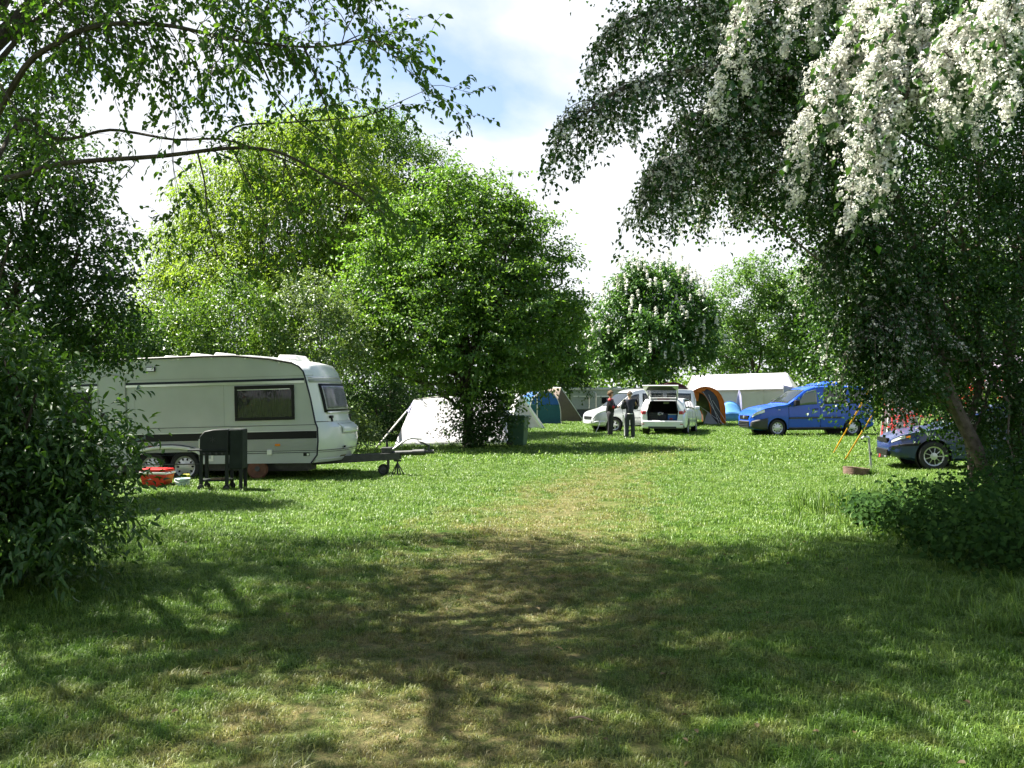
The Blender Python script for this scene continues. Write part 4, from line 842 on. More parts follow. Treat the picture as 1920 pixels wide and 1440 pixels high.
def wheel(name, parent, x, y, z, r, wdt, rim_m='hubcap', holes=10, style='cap', yside=-1):
    """wheel with its axle along y; outer face towards yside"""
    M = Matrix.Translation((x, y, z)) @ Matrix.Rotation(R(90) * yside * -1, 4, 'X')   # local z -> +-y
    hw = wdt / 2
    ty = MB().lathe([(r * 0.62, -hw), (r * 0.93, -hw), (r, -hw * 0.7), (r, hw * 0.7), (r * 0.93, hw), (r * 0.68, hw), (r * 0.64, hw * 0.6), (r * 0.62, hw * 0.3)], 28, M, True).build(name, 'rubber', parent, True)
    rm = MB().lathe([(r * 0.64, hw * 0.25), (r * 0.665, hw * 0.85), (r * 0.62, hw * 0.8), (r * 0.55, hw * 0.55), (r * 0.3, hw * 0.72), (r * 0.13, hw * 0.86), (0.001, hw * 0.86)], 28, M).build('rim', rim_m, ty, True, angle=50)
    for i in range(holes):
        a = 2 * math.pi * i / holes
        if style == 'cap':
            M2 = M @ Matrix.Rotation(a, 4, 'Z') @ Matrix.Translation((r * 0.47, 0, hw * 0.62))
            MB().lathe([(0.001, 0.014), (r * 0.06, 0.014), (r * 0.075, 0.004), (r * 0.075, -0.03)], 7, M2 @ Matrix.Diagonal((1.15, 0.85, 1, 1))).build('vent_hole', 'black_trim', ty, True)
        else:
            M2 = M @ Matrix.Rotation(a, 4, 'Z'); w0, w1 = r * 0.07, r * 0.15
            vs_ = [(r * 0.24, -w0, hw * 0.79), (r * 0.24, w0, hw * 0.79), (r * 0.56, w1, hw * 0.72), (r * 0.56, -w1, hw * 0.72)]
            vs_ = [M2 @ Vector(v_) for v_ in vs_] + [M2 @ Vector((v_[0], v_[1], v_[2] - hw * 0.25)) for v_ in vs_]
            MB().add(vs_, [(0, 1, 2, 3), (7, 6, 5, 4), (0, 4, 5, 1), (1, 5, 6, 2), (2, 6, 7, 3), (3, 7, 4, 0)]).build('vent_hole', 'black_trim', ty)
    return ty
wheel('jockey_wheel', crv, hx - 0.68, hy - 0.1, 0.11, 0.11, 0.06, 'steel_dark', 0)
for y in (0.14, CW - 0.14):
    for x in (-2.66, -3.33): wheel('wheel', crv, x, y, 0.30, 0.31, 0.18, 'hubcap', 10, 'cap', -1 if y < 1 else 1)
MB().box(-3.75, -2.2, 0.3, CW - 0.3, 0.34, 0.75).build('wheel_box', 'black_trim', crv)
# trestle standing under the coupling
tp_ = G(738, 896); ts = empty('axle_stand', (tp_.x + 0.02, 19.75, 0), label='small dark trestle stand under the caravan coupling', cat='stand')
MB().tube([(0, 0, 0.0), (0, 0, 0.30)], 0.018, 6).box(-0.07, 0.07, -0.06, 0.06, 0.29, 0.32).build('post', 'steel_dark', ts)
for a in range(4): MB().tube([(0, 0, 0.27), (0.15 * math.cos(a * 1.571 + 0.6), 0.15 * math.sin(a * 1.571 + 0.6), 0.01)], 0.013, 5).build('leg', 'steel_dark', ts)
rp = G(466, 905); rw_ = empty('wheel_disc', (rp.x, 18.9, 0), label='rusty brown wheel disc leaning under the caravan', cat='wheel')
MB().lathe([(0.05, -0.03), (0.17, -0.03), (0.2, 0), (0.17, 0.03), (0.05, 0.03), (0.02, 0.0)], 22, Matrix.Translation((0, 0, 0.2)) @ Matrix.Rotation(R(80), 4, 'X')).build('disc', 'rust', rw_, True)
MB().lathe([(0.001, -0.05), (0.05, -0.05), (0.05, 0.05), (0.001, 0.05)], 12, Matrix.Translation((0, 0, 0.2)) @ Matrix.Rotation(R(80), 4, 'X')).build('hub', 'steel_dark', rw_, True)

# ------------------------------------------------------------------ things in front of the caravan
bq = G(415, 917); bb = empty('barbecue', (bq.x, 16.9, 0), (0, 0, R(4)), label='dark wheeled barbecue standing in front of the caravan', cat='barbecue')
MB().prism([(-0.28, 0.68), (-0.28, 0.92), (-0.2, 1.01), (-0.05, 1.04), (0.20, 1.045), (0.20, 0.68)], -0.24, 0.24).build('hood', 'bbq', bb, True, bevel=0.015)
em = MB()
for a in range(6): em.box(-0.004, 0.004, -0.247, -0.241, 0.0, 0.05, Matrix.Translation((-0.06, 0, 0.87)) @ Matrix.Rotation(a * math.pi / 3, 4, 'Y'))
em.build('hood_emblem', 'steel_dark', bb)
MB().box(-0.28, 0.20, -0.23, 0.23, 0.60, 0.675).build('fire_box', 'bbq', bb, bevel=0.01)
MB().box(-0.48, 0.20, -0.26, 0.22, 0.675, 0.70).build('side_shelf', 'bbq', bb, bevel=0.008)
for x in np.linspace(-0.2, 0.1, 4): MB().lathe([(0.001, 0), (0.02, 0), (0.018, 0.02), (0.001, 0.02)], 10, Matrix.Translation((x, -0.235, 0.635)) @ Matrix.Rotation(R(90), 4, 'X')).build('knob', 'steel_dark', bb, True)
MB().box(0.205, 0.43, -0.22, 0.24, 0.36, 1.05).build('side_cover', 'bbq_cover', bb, bevel=0.03)
for x, y in ((-0.26, -0.2), (0.17, -0.2), (-0.26, 0.2), (0.17, 0.2), (0.40, -0.18), (0.40, 0.2)): MB().box(x - 0.028, x + 0.028, y - 0.02, y + 0.02, 0.0 if x > 0.3 else 0.05, 0.61).build('leg', 'bbq', bb)
sf = MB().box(-0.30, 0.2, -0.2, 0.2, 0.16, 0.185).build('lower_shelf', 'bbq', bb)
for i, (x, a) in enumerate(((-0.02, 4), (0.05, -9), (0.0, 14))): MB().box(-0.09, 0.09, -0.02, 0.02, 0, 0.025, Matrix.Translation((x, -0.15 + 0.06 * i, 0.187)) @ Matrix.Rotation(R(a), 4, 'Z')).build('firewood', 'wood_old', sf)
for y in (-0.23, 0.23):
    for x in (-0.26, 0.17): wheel('castor', bb, x, y, 0.055, 0.055, 0.035, 'steel_dark', 0, yside=-1 if y < 0 else 1)
cq = G(291, 914); cb_ = empty('cool_box', (cq.x, 17.4, 0), (0, 0, R(-8)), label='red cool box with a white rim on the grass', cat='cool box')
MB().add([(x * s, y * s2, z) for z, s, s2 in ((0.0, 0.195, 0.14), (0.235, 0.245, 0.175)) for x, y in ((-1, -1), (1, -1), (1, 1), (-1, 1))], [(3, 2, 1, 0), (4, 5, 6, 7), (0, 1, 5, 4), (1, 2, 6, 5), (2, 3, 7, 6), (3, 0, 4, 7)]).build('tub', 'cool_red', cb_, bevel=0.02)
MB().box(-0.255, 0.255, -0.185, 0.185, 0.236, 0.275).build('rim', 'white_plastic', cb_, bevel=0.01); MB().box(-0.245, 0.245, -0.175, 0.175, 0.276, 0.33).build('lid', 'cool_red', cb_, bevel=0.02)
MB().tube([(-0.26, 0, 0.25), (-0.2, 0, 0.335), (0.2, 0, 0.335), (0.26, 0, 0.25)], 0.012, 6).build('handle', 'cool_red', cb_, True)
bk = G(339, 915); bu = empty('bucket', (bk.x, 17.3, 0), label='small pale blue enamel bucket beside the cool box', cat='bucket')
MB().lathe([(0.001, 0.0), (0.105, 0.0), (0.128, 0.155), (0.136, 0.16), (0.13, 0.165), (0.12, 0.155), (0.098, 0.012), (0.001, 0.012)], 22).build('pail', 'enamel', bu, True, angle=60)
MB().tube([(0.13 * math.cos(a), -0.02 - 0.12 * math.sin(a), 0.15 - 0.05 * math.sin(a)) for a in np.linspace(0, math.pi, 10)], 0.005, 5).build('bail', 'galv', bu, True)
sp_ = empty('sponge', (bk.x - 0.05, 17.62, 0), label='yellow sponge packet behind the pale bucket', cat='sponge')
MB().box(-0.07, 0.07, -0.05, 0.05, 0.0, 0.21).build('block', 'sponge', sp_, bevel=0.02)
pn = empty('roasting_pan', (G(366, 911).x, 17.35, 0), (0, 0, R(12)), label='flat metal roasting pan lying on the grass by the barbecue', cat='pan')
MB().prism([(-0.17, 0.05), (-0.13, 0.012), (0.13, 0.012), (0.17, 0.05), (0.165, 0.055), (0.125, 0.02), (-0.125, 0.02), (-0.165, 0.055)], -0.1, 0.1).build('tray', 'galv', pn); MB().tube([(-0.17, 0, 0.055), (-0.34, -0.02, 0.07)], 0.01, 6).build('handle', 'steel_dark', pn, True)

# ------------------------------------------------------------------ tents
def panel(mb, a, b_, c, d_, nu=10, nv=8, sag=0.04, seed=0):
    """cloth panel a-b (bottom), d-c (top)"""
    a, b_, c, d_ = map(Vector, (a, b_, c, d_)); nrm = (b_ - a).cross(d_ - a).normalized(); ph = seed * 1.7
    def fn(u, v):
        p_ = a.lerp(b_, u).lerp(d_.lerp(c, u), v); s = math.sin(math.pi * u) * math.sin(math.pi * v)
        return p_ - nrm * (sag * s) + nrm * 0.018 * math.sin(u * 17 + v * 6 + ph) * math.sin(v * 3.1) * (1 - u * 0.2)
    return mb.grid(fn, nu, nv)
# white canvas tent left of the middle tree
o = G(830, 834); wt = empty('canvas_tent', o, label='bright white canvas tent behind the middle tree trunk', cat='tent')
A = G(738, 839); B = P(960, 829, 32.0); B.z = 0; C1 = P(776, 750, 32.2); C2 = P(925, 729, 33.6); A2 = A + Vector((0.6, 4.0, 0)); B2 = B + Vector((0.6, 4.0, 0))
lo = lambda *ps: [Vector(p_) - o for p_ in ps]
panel(MB(), *lo(A, B, C2, C1), 16, 10, 0.05).build('roof_panel', 'tent_white', wt, True, solid=0.006)
panel(MB(), *lo(B2, A2, C1, C2), 16, 10, 0.05).build('roof_panel', 'tent_white', wt, True, solid=0.006)
pk = P(763, 770, 31.9)
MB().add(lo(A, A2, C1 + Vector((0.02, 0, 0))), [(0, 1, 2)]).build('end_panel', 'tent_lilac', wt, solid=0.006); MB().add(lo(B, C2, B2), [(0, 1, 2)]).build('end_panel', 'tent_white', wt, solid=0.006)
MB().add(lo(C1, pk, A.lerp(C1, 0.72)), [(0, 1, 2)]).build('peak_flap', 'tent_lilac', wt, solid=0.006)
MB().tube(lo(A, B), 0.03, 5).build('mud_flap', 'grey_panel', wt, True); MB().tube(lo(pk, G(702, 843)), 0.028, 6).build('guy_pole', 'rope', wt, True)
MB().tube(lo(C1, C2), 0.02, 6).build('ridge_pole', 'rope', wt, True); MB().tube(lo(G(691, 836), G(691, 836) + Vector((0, 0, 0.15))), 0.02, 6).build('tent_peg', 'steel_dark', wt, True)
# wheelie bin
o = G(971, 837); bn = empty('wheelie_bin', o, (0, 0, R(-14)), label='dark green wheelie bin beside the middle tree', cat='bin')
MB().add([(x * s, y * s2, z) for z, s, s2 in ((0.04, 0.235, 0.25), (0.90, 0.29, 0.34)) for x, y in ((-1, -1), (1, -1), (1, 1), (-1, 1))], [(3, 2, 1, 0), (4, 5, 6, 7), (0, 1, 5, 4), (1, 2, 6, 5), (2, 3, 7, 6), (3, 0, 4, 7)]).build('body', 'bin_green', bn, bevel=0.03)
MB().box(-0.31, 0.31, -0.37, 0.36, 0.90, 0.925).build('rim', 'bin_green', bn, bevel=0.01); MB().prism([(-0.3, 0.926), (-0.28, 0.97), (0.28, 0.985), (0.32, 0.94), (0.32, 0.926)], -0.36, 0.36).build('lid', 'bin_lid', bn, bevel=0.02)
MB().tube([(0.33, -0.25, 0.93), (0.37, -0.25, 0.94), (0.37, 0.25, 0.94), (0.33, 0.25, 0.93)], 0.016, 6).build('handle', 'bin_green', bn, True)
for y in (-0.24, 0.24): wheel('wheel', bn, -0.20, y, 0.11, 0.11, 0.05, 'steel_dark', 0, yside=-1 if y < 0 else 1)
# ridge tents and tunnel tents in the left row
def ridge_tent(name, label, o, pts, m_near, m_end, pole=True, extra=None):
    """pts: front-left, front-right, back-right, back-left on the ground, ridge front, ridge back"""
    t_ = empty(name, o, label=label, cat='tent'); a, b_, c, d_, r0, r1 = [Vector(q) - Vector(o) for q in pts]
    panel(MB(), a, d_, r1, r0, 10, 8, 0.04, 1).build('roof_panel', m_near, t_, True, solid=0.006); panel(MB(), c, b_, r0, r1, 10, 8, 0.04, 2).build('roof_panel', m_near, t_, True, solid=0.006)
    MB().add([a, b_, r0], [(0, 1, 2)]).build('end_panel', m_end, t_, solid=0.006); MB().add([c, d_, r1], [(0, 1, 2)]).build('end_panel', m_end, t_, solid=0.006)
    if pole: MB().tube([r0 + (b_ - r0) * 0.0, b_], 0.025, 5).build('seam', 'rope', t_, True); MB().tube([r0, r1], 0.02, 5).build('ridge_pole', 'rope', t_, True)
    return t_
Yt = 46.5; a = P(955, 803, Yt); a.z = 0; b_ = P(1022, 803, Yt); b_.z = 0
t1 = ridge_tent('ridge_tent', 'silver grey ridge tent just behind the green bin', P(985, 803, Yt) * 1.0 - Vector((0, 0, P(985, 803, Yt).z)), [a, b_, b_ + Vector((-0.4, 3, 0)), a + Vector((-0.4, 3, 0)), P(976, 738, Yt + 0.5), P(968, 738, Yt + 3)], 'tent_silver', 'tent_silver')
o1 = t1.location; MB().tube([P(978, 742, Yt) - o1, P(1017, 803, Yt) - o1], 0.06, 6).build('flap', 'white_plastic', t1, True)
def hoop_tent(name, label, o, hoops, mats, seam='rope', sr=0.03, nseg=14):
    """hoops: list of (centre on the ground, half-width vector, height); fabric between successive hoops"""
    t_ = empty(name, o, label=label, cat='tent'); o = Vector(o); arcs = []
    for c, hwv, h, pw in hoops:
        arc = []
        for i in range(nseg + 1):
            a = math.pi * i / nseg; cx = -math.cos(a); cz = math.sin(a) ** pw; arc.append(Vector(c) + Vector(hwv) * cx + Vector((0, 0, h * cz)) - o)
        arcs.append(arc)
    for i in range(len(arcs) - 1):
        A_, B_ = arcs[i], arcs[i + 1]; ms = mats[i]
        for lo_, hi_, mm in ms:
            mb = MB(); mb.grid(lambda u, v: A_[int(round(lo_ + u * (hi_ - lo_)))].lerp(B_[int(round(lo_ + u * (hi_ - lo_)))], v) - Vector((0, 0, 0.05 * math.sin(math.pi * v))), hi_ - lo_, 5)
            mb.build('fabric_panel', mm, t_, True, solid=0.006)
    for arc in arcs: MB().tube(arc, sr, 6).build('tent_pole', seam, t_, True)
    return t_
c0 = P(1022, 795, 52.5); c0.z = 0
t2 = hoop_tent('dome_tent', 'blue and teal dome tent left of the brown tent', c0, [(c0, (0.85, 0, 0), 1.78, 0.6), (c0 + Vector((-0.5, 2.0, 0)), (1.1, 0, 0), 1.75, 0.6), (c0 + Vector((-0.8, 4.0, 0)), (0.8, 0, 0), 1.1, 0.6)], [[(0, 4, 'tent_teal'), (4, 10, 'tent_blue'), (10, 14, 'tent_teal')]] * 2, 'rope', 0.025)
MB().add([(-0.83, -0.01, 0), (0.83, -0.01, 0), (0.80, -0.01, 1.05), (-0.80, -0.01, 1.05)], [(0, 1, 2, 3)]).build('front_wall', 'tent_teal', t2, solid=0.006)
MB().add([(-0.79, -0.01, 1.06), (0.79, -0.01, 1.06), (0.5, -0.01, 1.62), (0, -0.01, 1.74), (-0.5, -0.01, 1.62)], [(0, 1, 2, 3, 4)]).build('front_top', 'tent_blue', t2, solid=0.006)
MB().tube([(-0.42, -0.04, 0.3), (-0.42, -0.04, 1.6)], 0.035, 6).build('door_pole', 'rope', t2, True)
Yb = 57; a = P(1036, 789, Yb); a.z = 0; b_ = P(1095, 789, Yb); b_.z = 0
t3 = ridge_tent('ridge_tent', 'tall brown tent between the blue tent and the silver van', P(1065, 789, Yb) - Vector((0, 0, P(1065, 789, Yb).z)), [a, b_, b_ + Vector((-1.0, 3.5, 0)), a + Vector((-1.0, 3.5, 0)), P(1052, 727, Yb), P(1030, 726, Yb + 3)], 'tent_brown', 'tent_brown')
# small dome, tunnel tent, maroon tent, big white tent
c0 = P(1371, 789, 57.5); c0.z = 0
t4 = hoop_tent('dome_tent', 'small sky blue dome tent in front of the big white tent', c0, [(c0 + Vector((0, -0.3, 0)), (0.78, 0, 0), 0.5, 0.7), (c0 + Vector((0, 0.3, 0)), (0.78, 0, 0), 1.2, 0.9), (c0 + Vector((0, 1.4, 0)), (0.6, 0, 0), 0.6, 0.7)], [[(0, 14, 'tent_sky')]] * 2, 'tent_sky', 0.02)
MB().grid(lambda u, v: (-(0.78) * math.cos(math.pi * u), -0.3, v * 0.5 * math.sin(math.pi * u) ** 0.7), 14, 2).build('front_wall', 'tent_sky', t4, True, solid=0.006)
c0 = P(1318, 797, 52.0); c0.z = 0
t5 = hoop_tent('tunnel_tent', 'dark grey tunnel tent with an orange arch right of the white car', c0,
    [(c0 + Vector((-0.35, 0.0, 0)), (0.75, -0.1, 0), 1.75, 0.55), (c0 + Vector((0.02, 0.1, 0)), (0.95, 0.0, 0), 1.94, 0.55), (c0 + Vector((0.17, 0.15, 0)), (1.05, 0.0, 0), 2.0, 0.55), (c0 + Vector((0.1, 2.4, 0)), (1.0, 0, 0), 1.8, 0.55), (c0 + Vector((0.0, 4.2, 0)), (0.8, 0, 0), 1.0, 0.55)],
    [[(0, 3, 'tent_dark'), (3, 8, 'tent_orange'), (8, 14, 'tent_dark')], [(0, 14, 'tent_orange')], [(0, 14, 'tent_grey')], [(0, 14, 'tent_grey')]], 'tent_orange', 0.03)
o5 = Vector(c0)
MB().add([(-1.05, -0.02, 1.35), (-0.25, -0.02, 1.25), (-0.2, -0.02, 1.72), (-0.6, -0.02, 1.72)], [(0, 1, 2, 3)]).build('porch_panel', 'tent_orange', t5, solid=0.006)
for i, (x0_, z0_, x1_) in enumerate(((0.0, 1.75, 0.9), (-0.2, 1.0, 1.0), (0.3, 1.6, 0.7), (0.5, 1.3, 1.15))): MB().tube([(x0_, -0.05, z0_), (x1_, -0.9, 0.0)], 0.012, 5).build('guy_line', 'rope', t5, True)
MB().add([(0.0, -0.06, 0), (0.75, -0.5, 0), (0.25, -0.06, 0.7)], [(0, 1, 2)]).build('mesh_vent', 'tent_silver', t5, solid=0.006)
c0 = P(1262, 800, 49); c0.z = 0
t6 = hoop_tent('dome_tent', 'maroon tent top peeking over the white car tailgate', c0, [(c0, (1.15, 0, 0), 2.2, 0.6), (c0 + Vector((0.0, 2.4, 0)), (1.2, 0, 0), 2.2, 0.6)], [[(0, 14, 'tent_maroon')]], 'tent_maroon', 0.025)
MB().grid(lambda u, v: (-1.15 * math.cos(math.pi * u), 0, v * 2.2 * math.sin(math.pi * u) ** 0.6), 14, 2).build('front_wall', 'tent_maroon', t6, True, solid=0.006)
Yw = 60; o = P(1390, 790, Yw); o.z = 0; bt = empty('frame_tent', o, label='long bright white frame tent behind the blue van', cat='tent')
e = lambda px, py, dy=0: P(px, py, Yw + dy) - o
g_ = lambda px, dy=0: Vector((P(px, 790, Yw + dy).x, Yw + dy, 0)) - o
panel(MB(), e(1292, 733), e(1489, 729), e(1476, 699, 1.8), e(1298, 704, 1.8), 20, 6, 0.05, 1).build('roof_panel', 'tent_white', bt, True, solid=0.006)
panel(MB(), e(1489, 729, 3.6) + Vector((0.3, 0, 0)), e(1292, 733, 3.6) - Vector((0.3, 0, 0)), e(1298, 704, 1.81), e(1476, 699, 1.81), 20, 6, 0.05, 1).build('roof_panel', 'tent_white', bt, True, solid=0.006)
for i, (xa, xb, mm) in enumerate(((1292, 1340, 'tent_cream'), (1340, 1388, 'tent_cream'), (1388, 1432, 'tent_cream'), (1432, 1472, 'tent_cream'), (1472, 1489, 'tent_cream'))):
    def wall(u, v, xa=xa, xb=xb, i=i):
        x = xa + (xb - xa) * u; tpv = e(x, 732.4 - 4 * (x - 1292) / 197, 0.12); bt_ = g_(x, -0.25); p_ = bt_.lerp(tpv, v); p_.y += 0.07 * math.sin(u * 13 + i * 2 + v * 2.5) * (1 - v) + 0.03; return p_
    MB().grid(wall, 20, 6).build('wall_panel', mm, bt, True, solid=0.006)
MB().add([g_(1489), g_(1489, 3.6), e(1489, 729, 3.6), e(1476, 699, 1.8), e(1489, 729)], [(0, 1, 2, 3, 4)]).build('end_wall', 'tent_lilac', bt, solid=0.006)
MB().add([g_(1292, 0), g_(1292, 3.6), e(1292, 733, 3.6), e(1298, 704, 1.8), e(1292, 733)], [(4, 3, 2, 1, 0)]).build('end_wall', 'tent_cream', bt, solid=0.006)
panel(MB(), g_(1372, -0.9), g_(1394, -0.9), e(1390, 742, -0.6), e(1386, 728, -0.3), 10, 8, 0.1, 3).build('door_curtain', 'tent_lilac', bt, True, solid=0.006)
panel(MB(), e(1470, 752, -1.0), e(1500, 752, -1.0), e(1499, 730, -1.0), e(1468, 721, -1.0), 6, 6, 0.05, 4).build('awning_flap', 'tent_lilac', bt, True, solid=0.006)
MB().tube([e(1469, 721, -1.0), g_(1470, -1.0)], 0.02, 5).build('awning_pole', 'alu', bt, True)
# plaid windbreak tent behind the dark car, with yellow guy straps
o = G(1665, 858); pb = empty('striped_tent', (o.x + 1.1, 25.6, 0), label='pale checked tent corner behind the dark blue car bonnet', cat='tent'); o = Vector(pb.location)
c = [P(1645, 858, 25.4), P(1680, 858, 25.6), P(1678, 778, 26.2), P(1660, 776, 26.2)]; c[0].z = c[1].z = 0
panel(MB(), *[q - o for q in (c[0], Vector((c[0].x + 1.5, 25.9, 0)), Vector((c[0].x + 1.3, 26.6, 1.75)), P(1662, 700, 26.2))], 16, 12, 0.04).build('roof_panel', 'plaid', pb, True, solid=0.006)
for i in range(4): MB().tube([c[0].lerp(Vector((c[0].x + 1.5, 25.9, 0)), i / 9 + 0.03) - o + Vector((0, -0.06, 0.02)), P(1662, 700, 26.1).lerp(Vector((c[0].x + 1.3, 26.5, 1.75)), i / 9 + 0.03) - o + Vector((0, -0.06, 0))], 0.02, 5).build('red_stripe' if i % 2 == 0 else 'white_stripe', 'cool_red' if i % 2 == 0 else 'white_plastic', pb, True)
for i in range(6): MB().tube([c[0].lerp(P(1662, 700, 26.1), i / 6 + 0.08) - o + Vector((-0.0, -0.06, 0)), Vector((c[0].x + 1.5, 25.9, 0)).lerp(Vector((c[0].x + 1.3, 26.5, 1.75)), i / 6 + 0.08) - o + Vector((0, -0.06, 0))], 0.016, 5).build('white_stripe', 'white_plastic', pb, True)
tops = [P(1640, 705, 26.0)] * 3
for i, (px, py) in enumerate(((1563, 849), (1566, 842), (1582, 866))):
    s = G(px, py); ys = empty('guy_strap', s, label=['near yellow strap of the pair pegged out left of the tap', 'rear yellow strap of the pair pegged out left of the tap', 'single yellow strap pegged out closest to the standpipe'][i], cat='strap', group='yellow guy straps')
    tp = [P(1640, 712, 26.4), P(1643, 712, 26.8), P(1662, 735, 24.6)][i]
    dv = tp - s; sd = dv.cross(Vector((0, 1, 0))).normalized() * 0.016
    MB().add([-sd, sd, dv + sd, dv - sd], [(0, 1, 2, 3)]).build('webbing', 'yellow_strap', ys, solid=0.012); MB().tube([(0.02, 0, 0.08), (-0.02, 0, -0.05)], 0.012, 5).build('peg', 'steel_dark', ys)
# static caravan in the far row
so = P(1140, 788, 65); so.z = 0; st_ = empty('static_caravan', so, label='grey-green static caravan with an arched door far behind the silver van', cat='caravan')
def sx(px): return (px - 1140) / F_PX * 65
def sz(py): return EYE - (py - HOR) / F_PX * 65
MB().prism([(sx(1070), sz(768)), (sx(1070), sz(736)), (sx(1074), sz(731)), (sx(1230), sz(728)), (sx(1234), sz(768))], 0, 2.3).build('body', 'static_green', st_, bevel=0.05)
MB().box(sx(1066), sx(1238), -0.05, 2.35, sz(731.5), sz(727)).build('roof', 'alu', st_, bevel=0.03); MB().box(sx(1076), sx(1228), 0.05, 2.2, 0.0, sz(768)).build('skirt', 'static_skirt', st_)
MB().box(sx(1075), sx(1104), -0.02, 0, sz(744), sz(742)).build('trim_strip', 'white_plastic', st_); MB().box(sx(1119), sx(1230), -0.02, 0, sz(744), sz(742)).build('trim_strip', 'white_plastic', st_)
dp = [(sx(1104.5), sz(766))] + [(sx(1111) + (sx(1117.5) - sx(1111)) * -math.cos(a), sz(738) + 0.12 * math.sin(a)) for a in np.linspace(0, math.pi, 9)] + [(sx(1117.5), sz(766))]
sd_ = MB().prism(dp, -0.03, 0).build('door', 'static_green', st_); MB().tube([(x, -0.035, z) for x, z in dp], 0.02, 5).build('door_seal', 'alu', sd_, True)
MB().box(sx(1128), sx(1160), -0.02, 0, sz(757), sz(745)).build('window', 'car_glass', st_, bevel=0.03)

# ------------------------------------------------------------------ vehicles
class Car:
    def __init__(s, **k): s.__dict__.update(k)
    def sm(s, x, key):
        a = np.array(getattr(s, key), float); return np.interp(x, a[:, 0], a[:, 1])
    def sect(s, x):
        zb, zt, w_, bl = (float(s.sm(x, k_)) for k_ in ('bot', 'top', 'wid', 'belt')); bl = min(bl, zt - 0.06); wr = w_ - s.tumble * max(0, zt - bl)
        h = bl - zb
        return [(0, zb), (w_ * 0.84, zb), (w_ * 0.955, zb + 0.06), (w_ * 0.99, zb + h * 0.3), (w_, zb + h * 0.58), (w_ * 0.992, bl - h * 0.12), (w_ * 0.972, bl), (wr + 0.012, bl + (zt - bl) * 0.80), (wr - 0.035, bl + (zt - bl) * 0.94), (wr * 0.80, zt - 0.014), (wr * 0.4, zt - 0.002), (0, zt)]
    def S(s, x, t_, side=-1, off=0.0):
        q = s.sect(x); i = min(int(t_), 10); f = t_ - i; y = q[i][0] * (1 - f) + q[i + 1][0] * f; z = q[i][1] * (1 - f) + q[i + 1][1] * f
        if off:
            d_ = Vector((q[i + 1][1] - q[i][1], -(q[i + 1][0] - q[i][0]))).normalized(); y += d_.x * off; z += d_.y * off
        return Vector((x, side * y, z))
    def patch(s, name, fx0, fx1, t0, t1, m, par, side=-1, off=0.006, nu=10, nv=6, solid=0.004):
        """window or panel lying on the body: x runs from fx0(v) to fx1(v), v up the section from t0 to t1"""
        f0 = fx0 if callable(fx0) else (lambda v: fx0); f1 = fx1 if callable(fx1) else (lambda v: fx1)
        return MB().grid(lambda u, v: s.S(f0(v) + (f1(v) - f0(v)) * u, t0 + (t1 - t0) * v, side, off), nu, nv).build(name, m, par, True, solid=solid, angle=50)
    def across(s, name, x0, x1, t0, m, par, off=0.008, nu=8, n2=7, solid=0.004):
        """windscreen or rear window: x0 at the bottom edge, x1 at the top edge, whole width"""
        def fn(u, v):
            tt = t0 + (11 - t0) * (1 - abs(2 * v - 1)); p_ = s.S(x0 + (x1 - x0) * u, tt, -1 if v < 0.5 else 1, off)
            dz = (s.sm(x0 + (x1 - x0) * u + 0.02, 'top') - s.sm(x0 + (x1 - x0) * u - 0.02, 'top')) / 0.04; p_.x -= off * 2.0 * dz / (1 + abs(dz)); return p_
        return MB().grid(fn, nu, n2 * 2).build(name, m, par, True, solid=solid, angle=60)
    def body(s, paint, par, n=64, cut=None, name='body'):
        xs = np.linspace(s.x0, s.x1, n); mb = MB(); vs = []
        for x in xs:
            q = s.sect(x); ring = [(x, -y, z) for y, z in q] + [(x, y, z) for y, z in q[-2:0:-1]]; vs += ring
        k_ = len(ring); fs = [(i * k_ + j, i * k_ + (j + 1) % k_, (i + 1) * k_ + (j + 1) % k_, (i + 1) * k_ + j) for i in range(n - 1) for j in range(k_)]
        fs += [tuple(range(k_)), tuple((n - 1) * k_ + j for j in range(k_ - 1, -1, -1))]
        mb.add(vs, fs); o_ = mb.build(name, paint, None, False)
        cuts = []
        for wx, wr in s.wheels:
            c_ = MB()
            for sd in (-1, 1): c_.lathe([(0.001, 0), (wr, 0), (wr, 0.30), (0.001, 0.30)], 28, Matrix.Translation((wx, sd * (float(s.sm(wx, 'wid')) - 0.24), s.wz)) @ Matrix.Rotation(R(90) * -sd, 4, 'X'))
            cuts.append(c_.build('cut', paint))
        if cut: cuts.append(cut)
        for c_ in cuts:
            md = o_.modifiers.new('cut', 'BOOLEAN'); md.operation = 'DIFFERENCE'; md.solver = 'EXACT'; md.object = c_
        bpy.context.view_layer.update(); dg = bpy.context.evaluated_depsgraph_get(); me = bpy.data.meshes.new_from_object(o_.evaluated_get(dg))
        o_.modifiers.clear(); o_.data = me; me.shade_smooth(); me.set_sharp_from_angle(angle=R(38))
        for c_ in cuts: bpy.data.objects.remove(c_)
        o_.parent = par
        for wx, wr in s.wheels:
            for sd in (-1, 1):
                yb = float(s.sm(wx, 'wid')); M = Matrix.Translation((wx, sd * (yb - 0.23), s.wz)) @ Matrix.Rotation(R(90) * -sd, 4, 'X')
                MB().lathe([(0.02, 0.006), (wr - 0.004, 0.006), (wr - 0.004, 0.20), (wr - 0.012, 0.20), (wr - 0.012, 0.012), (0.02, 0.012)], 28, M, True).build('arch_liner', 'black_trim', par, True)
        return o_
def flat(poly, y, th, name, m, par, side=-1): return MB().prism(poly, side * y, side * (y + th)).build(name, m, par)

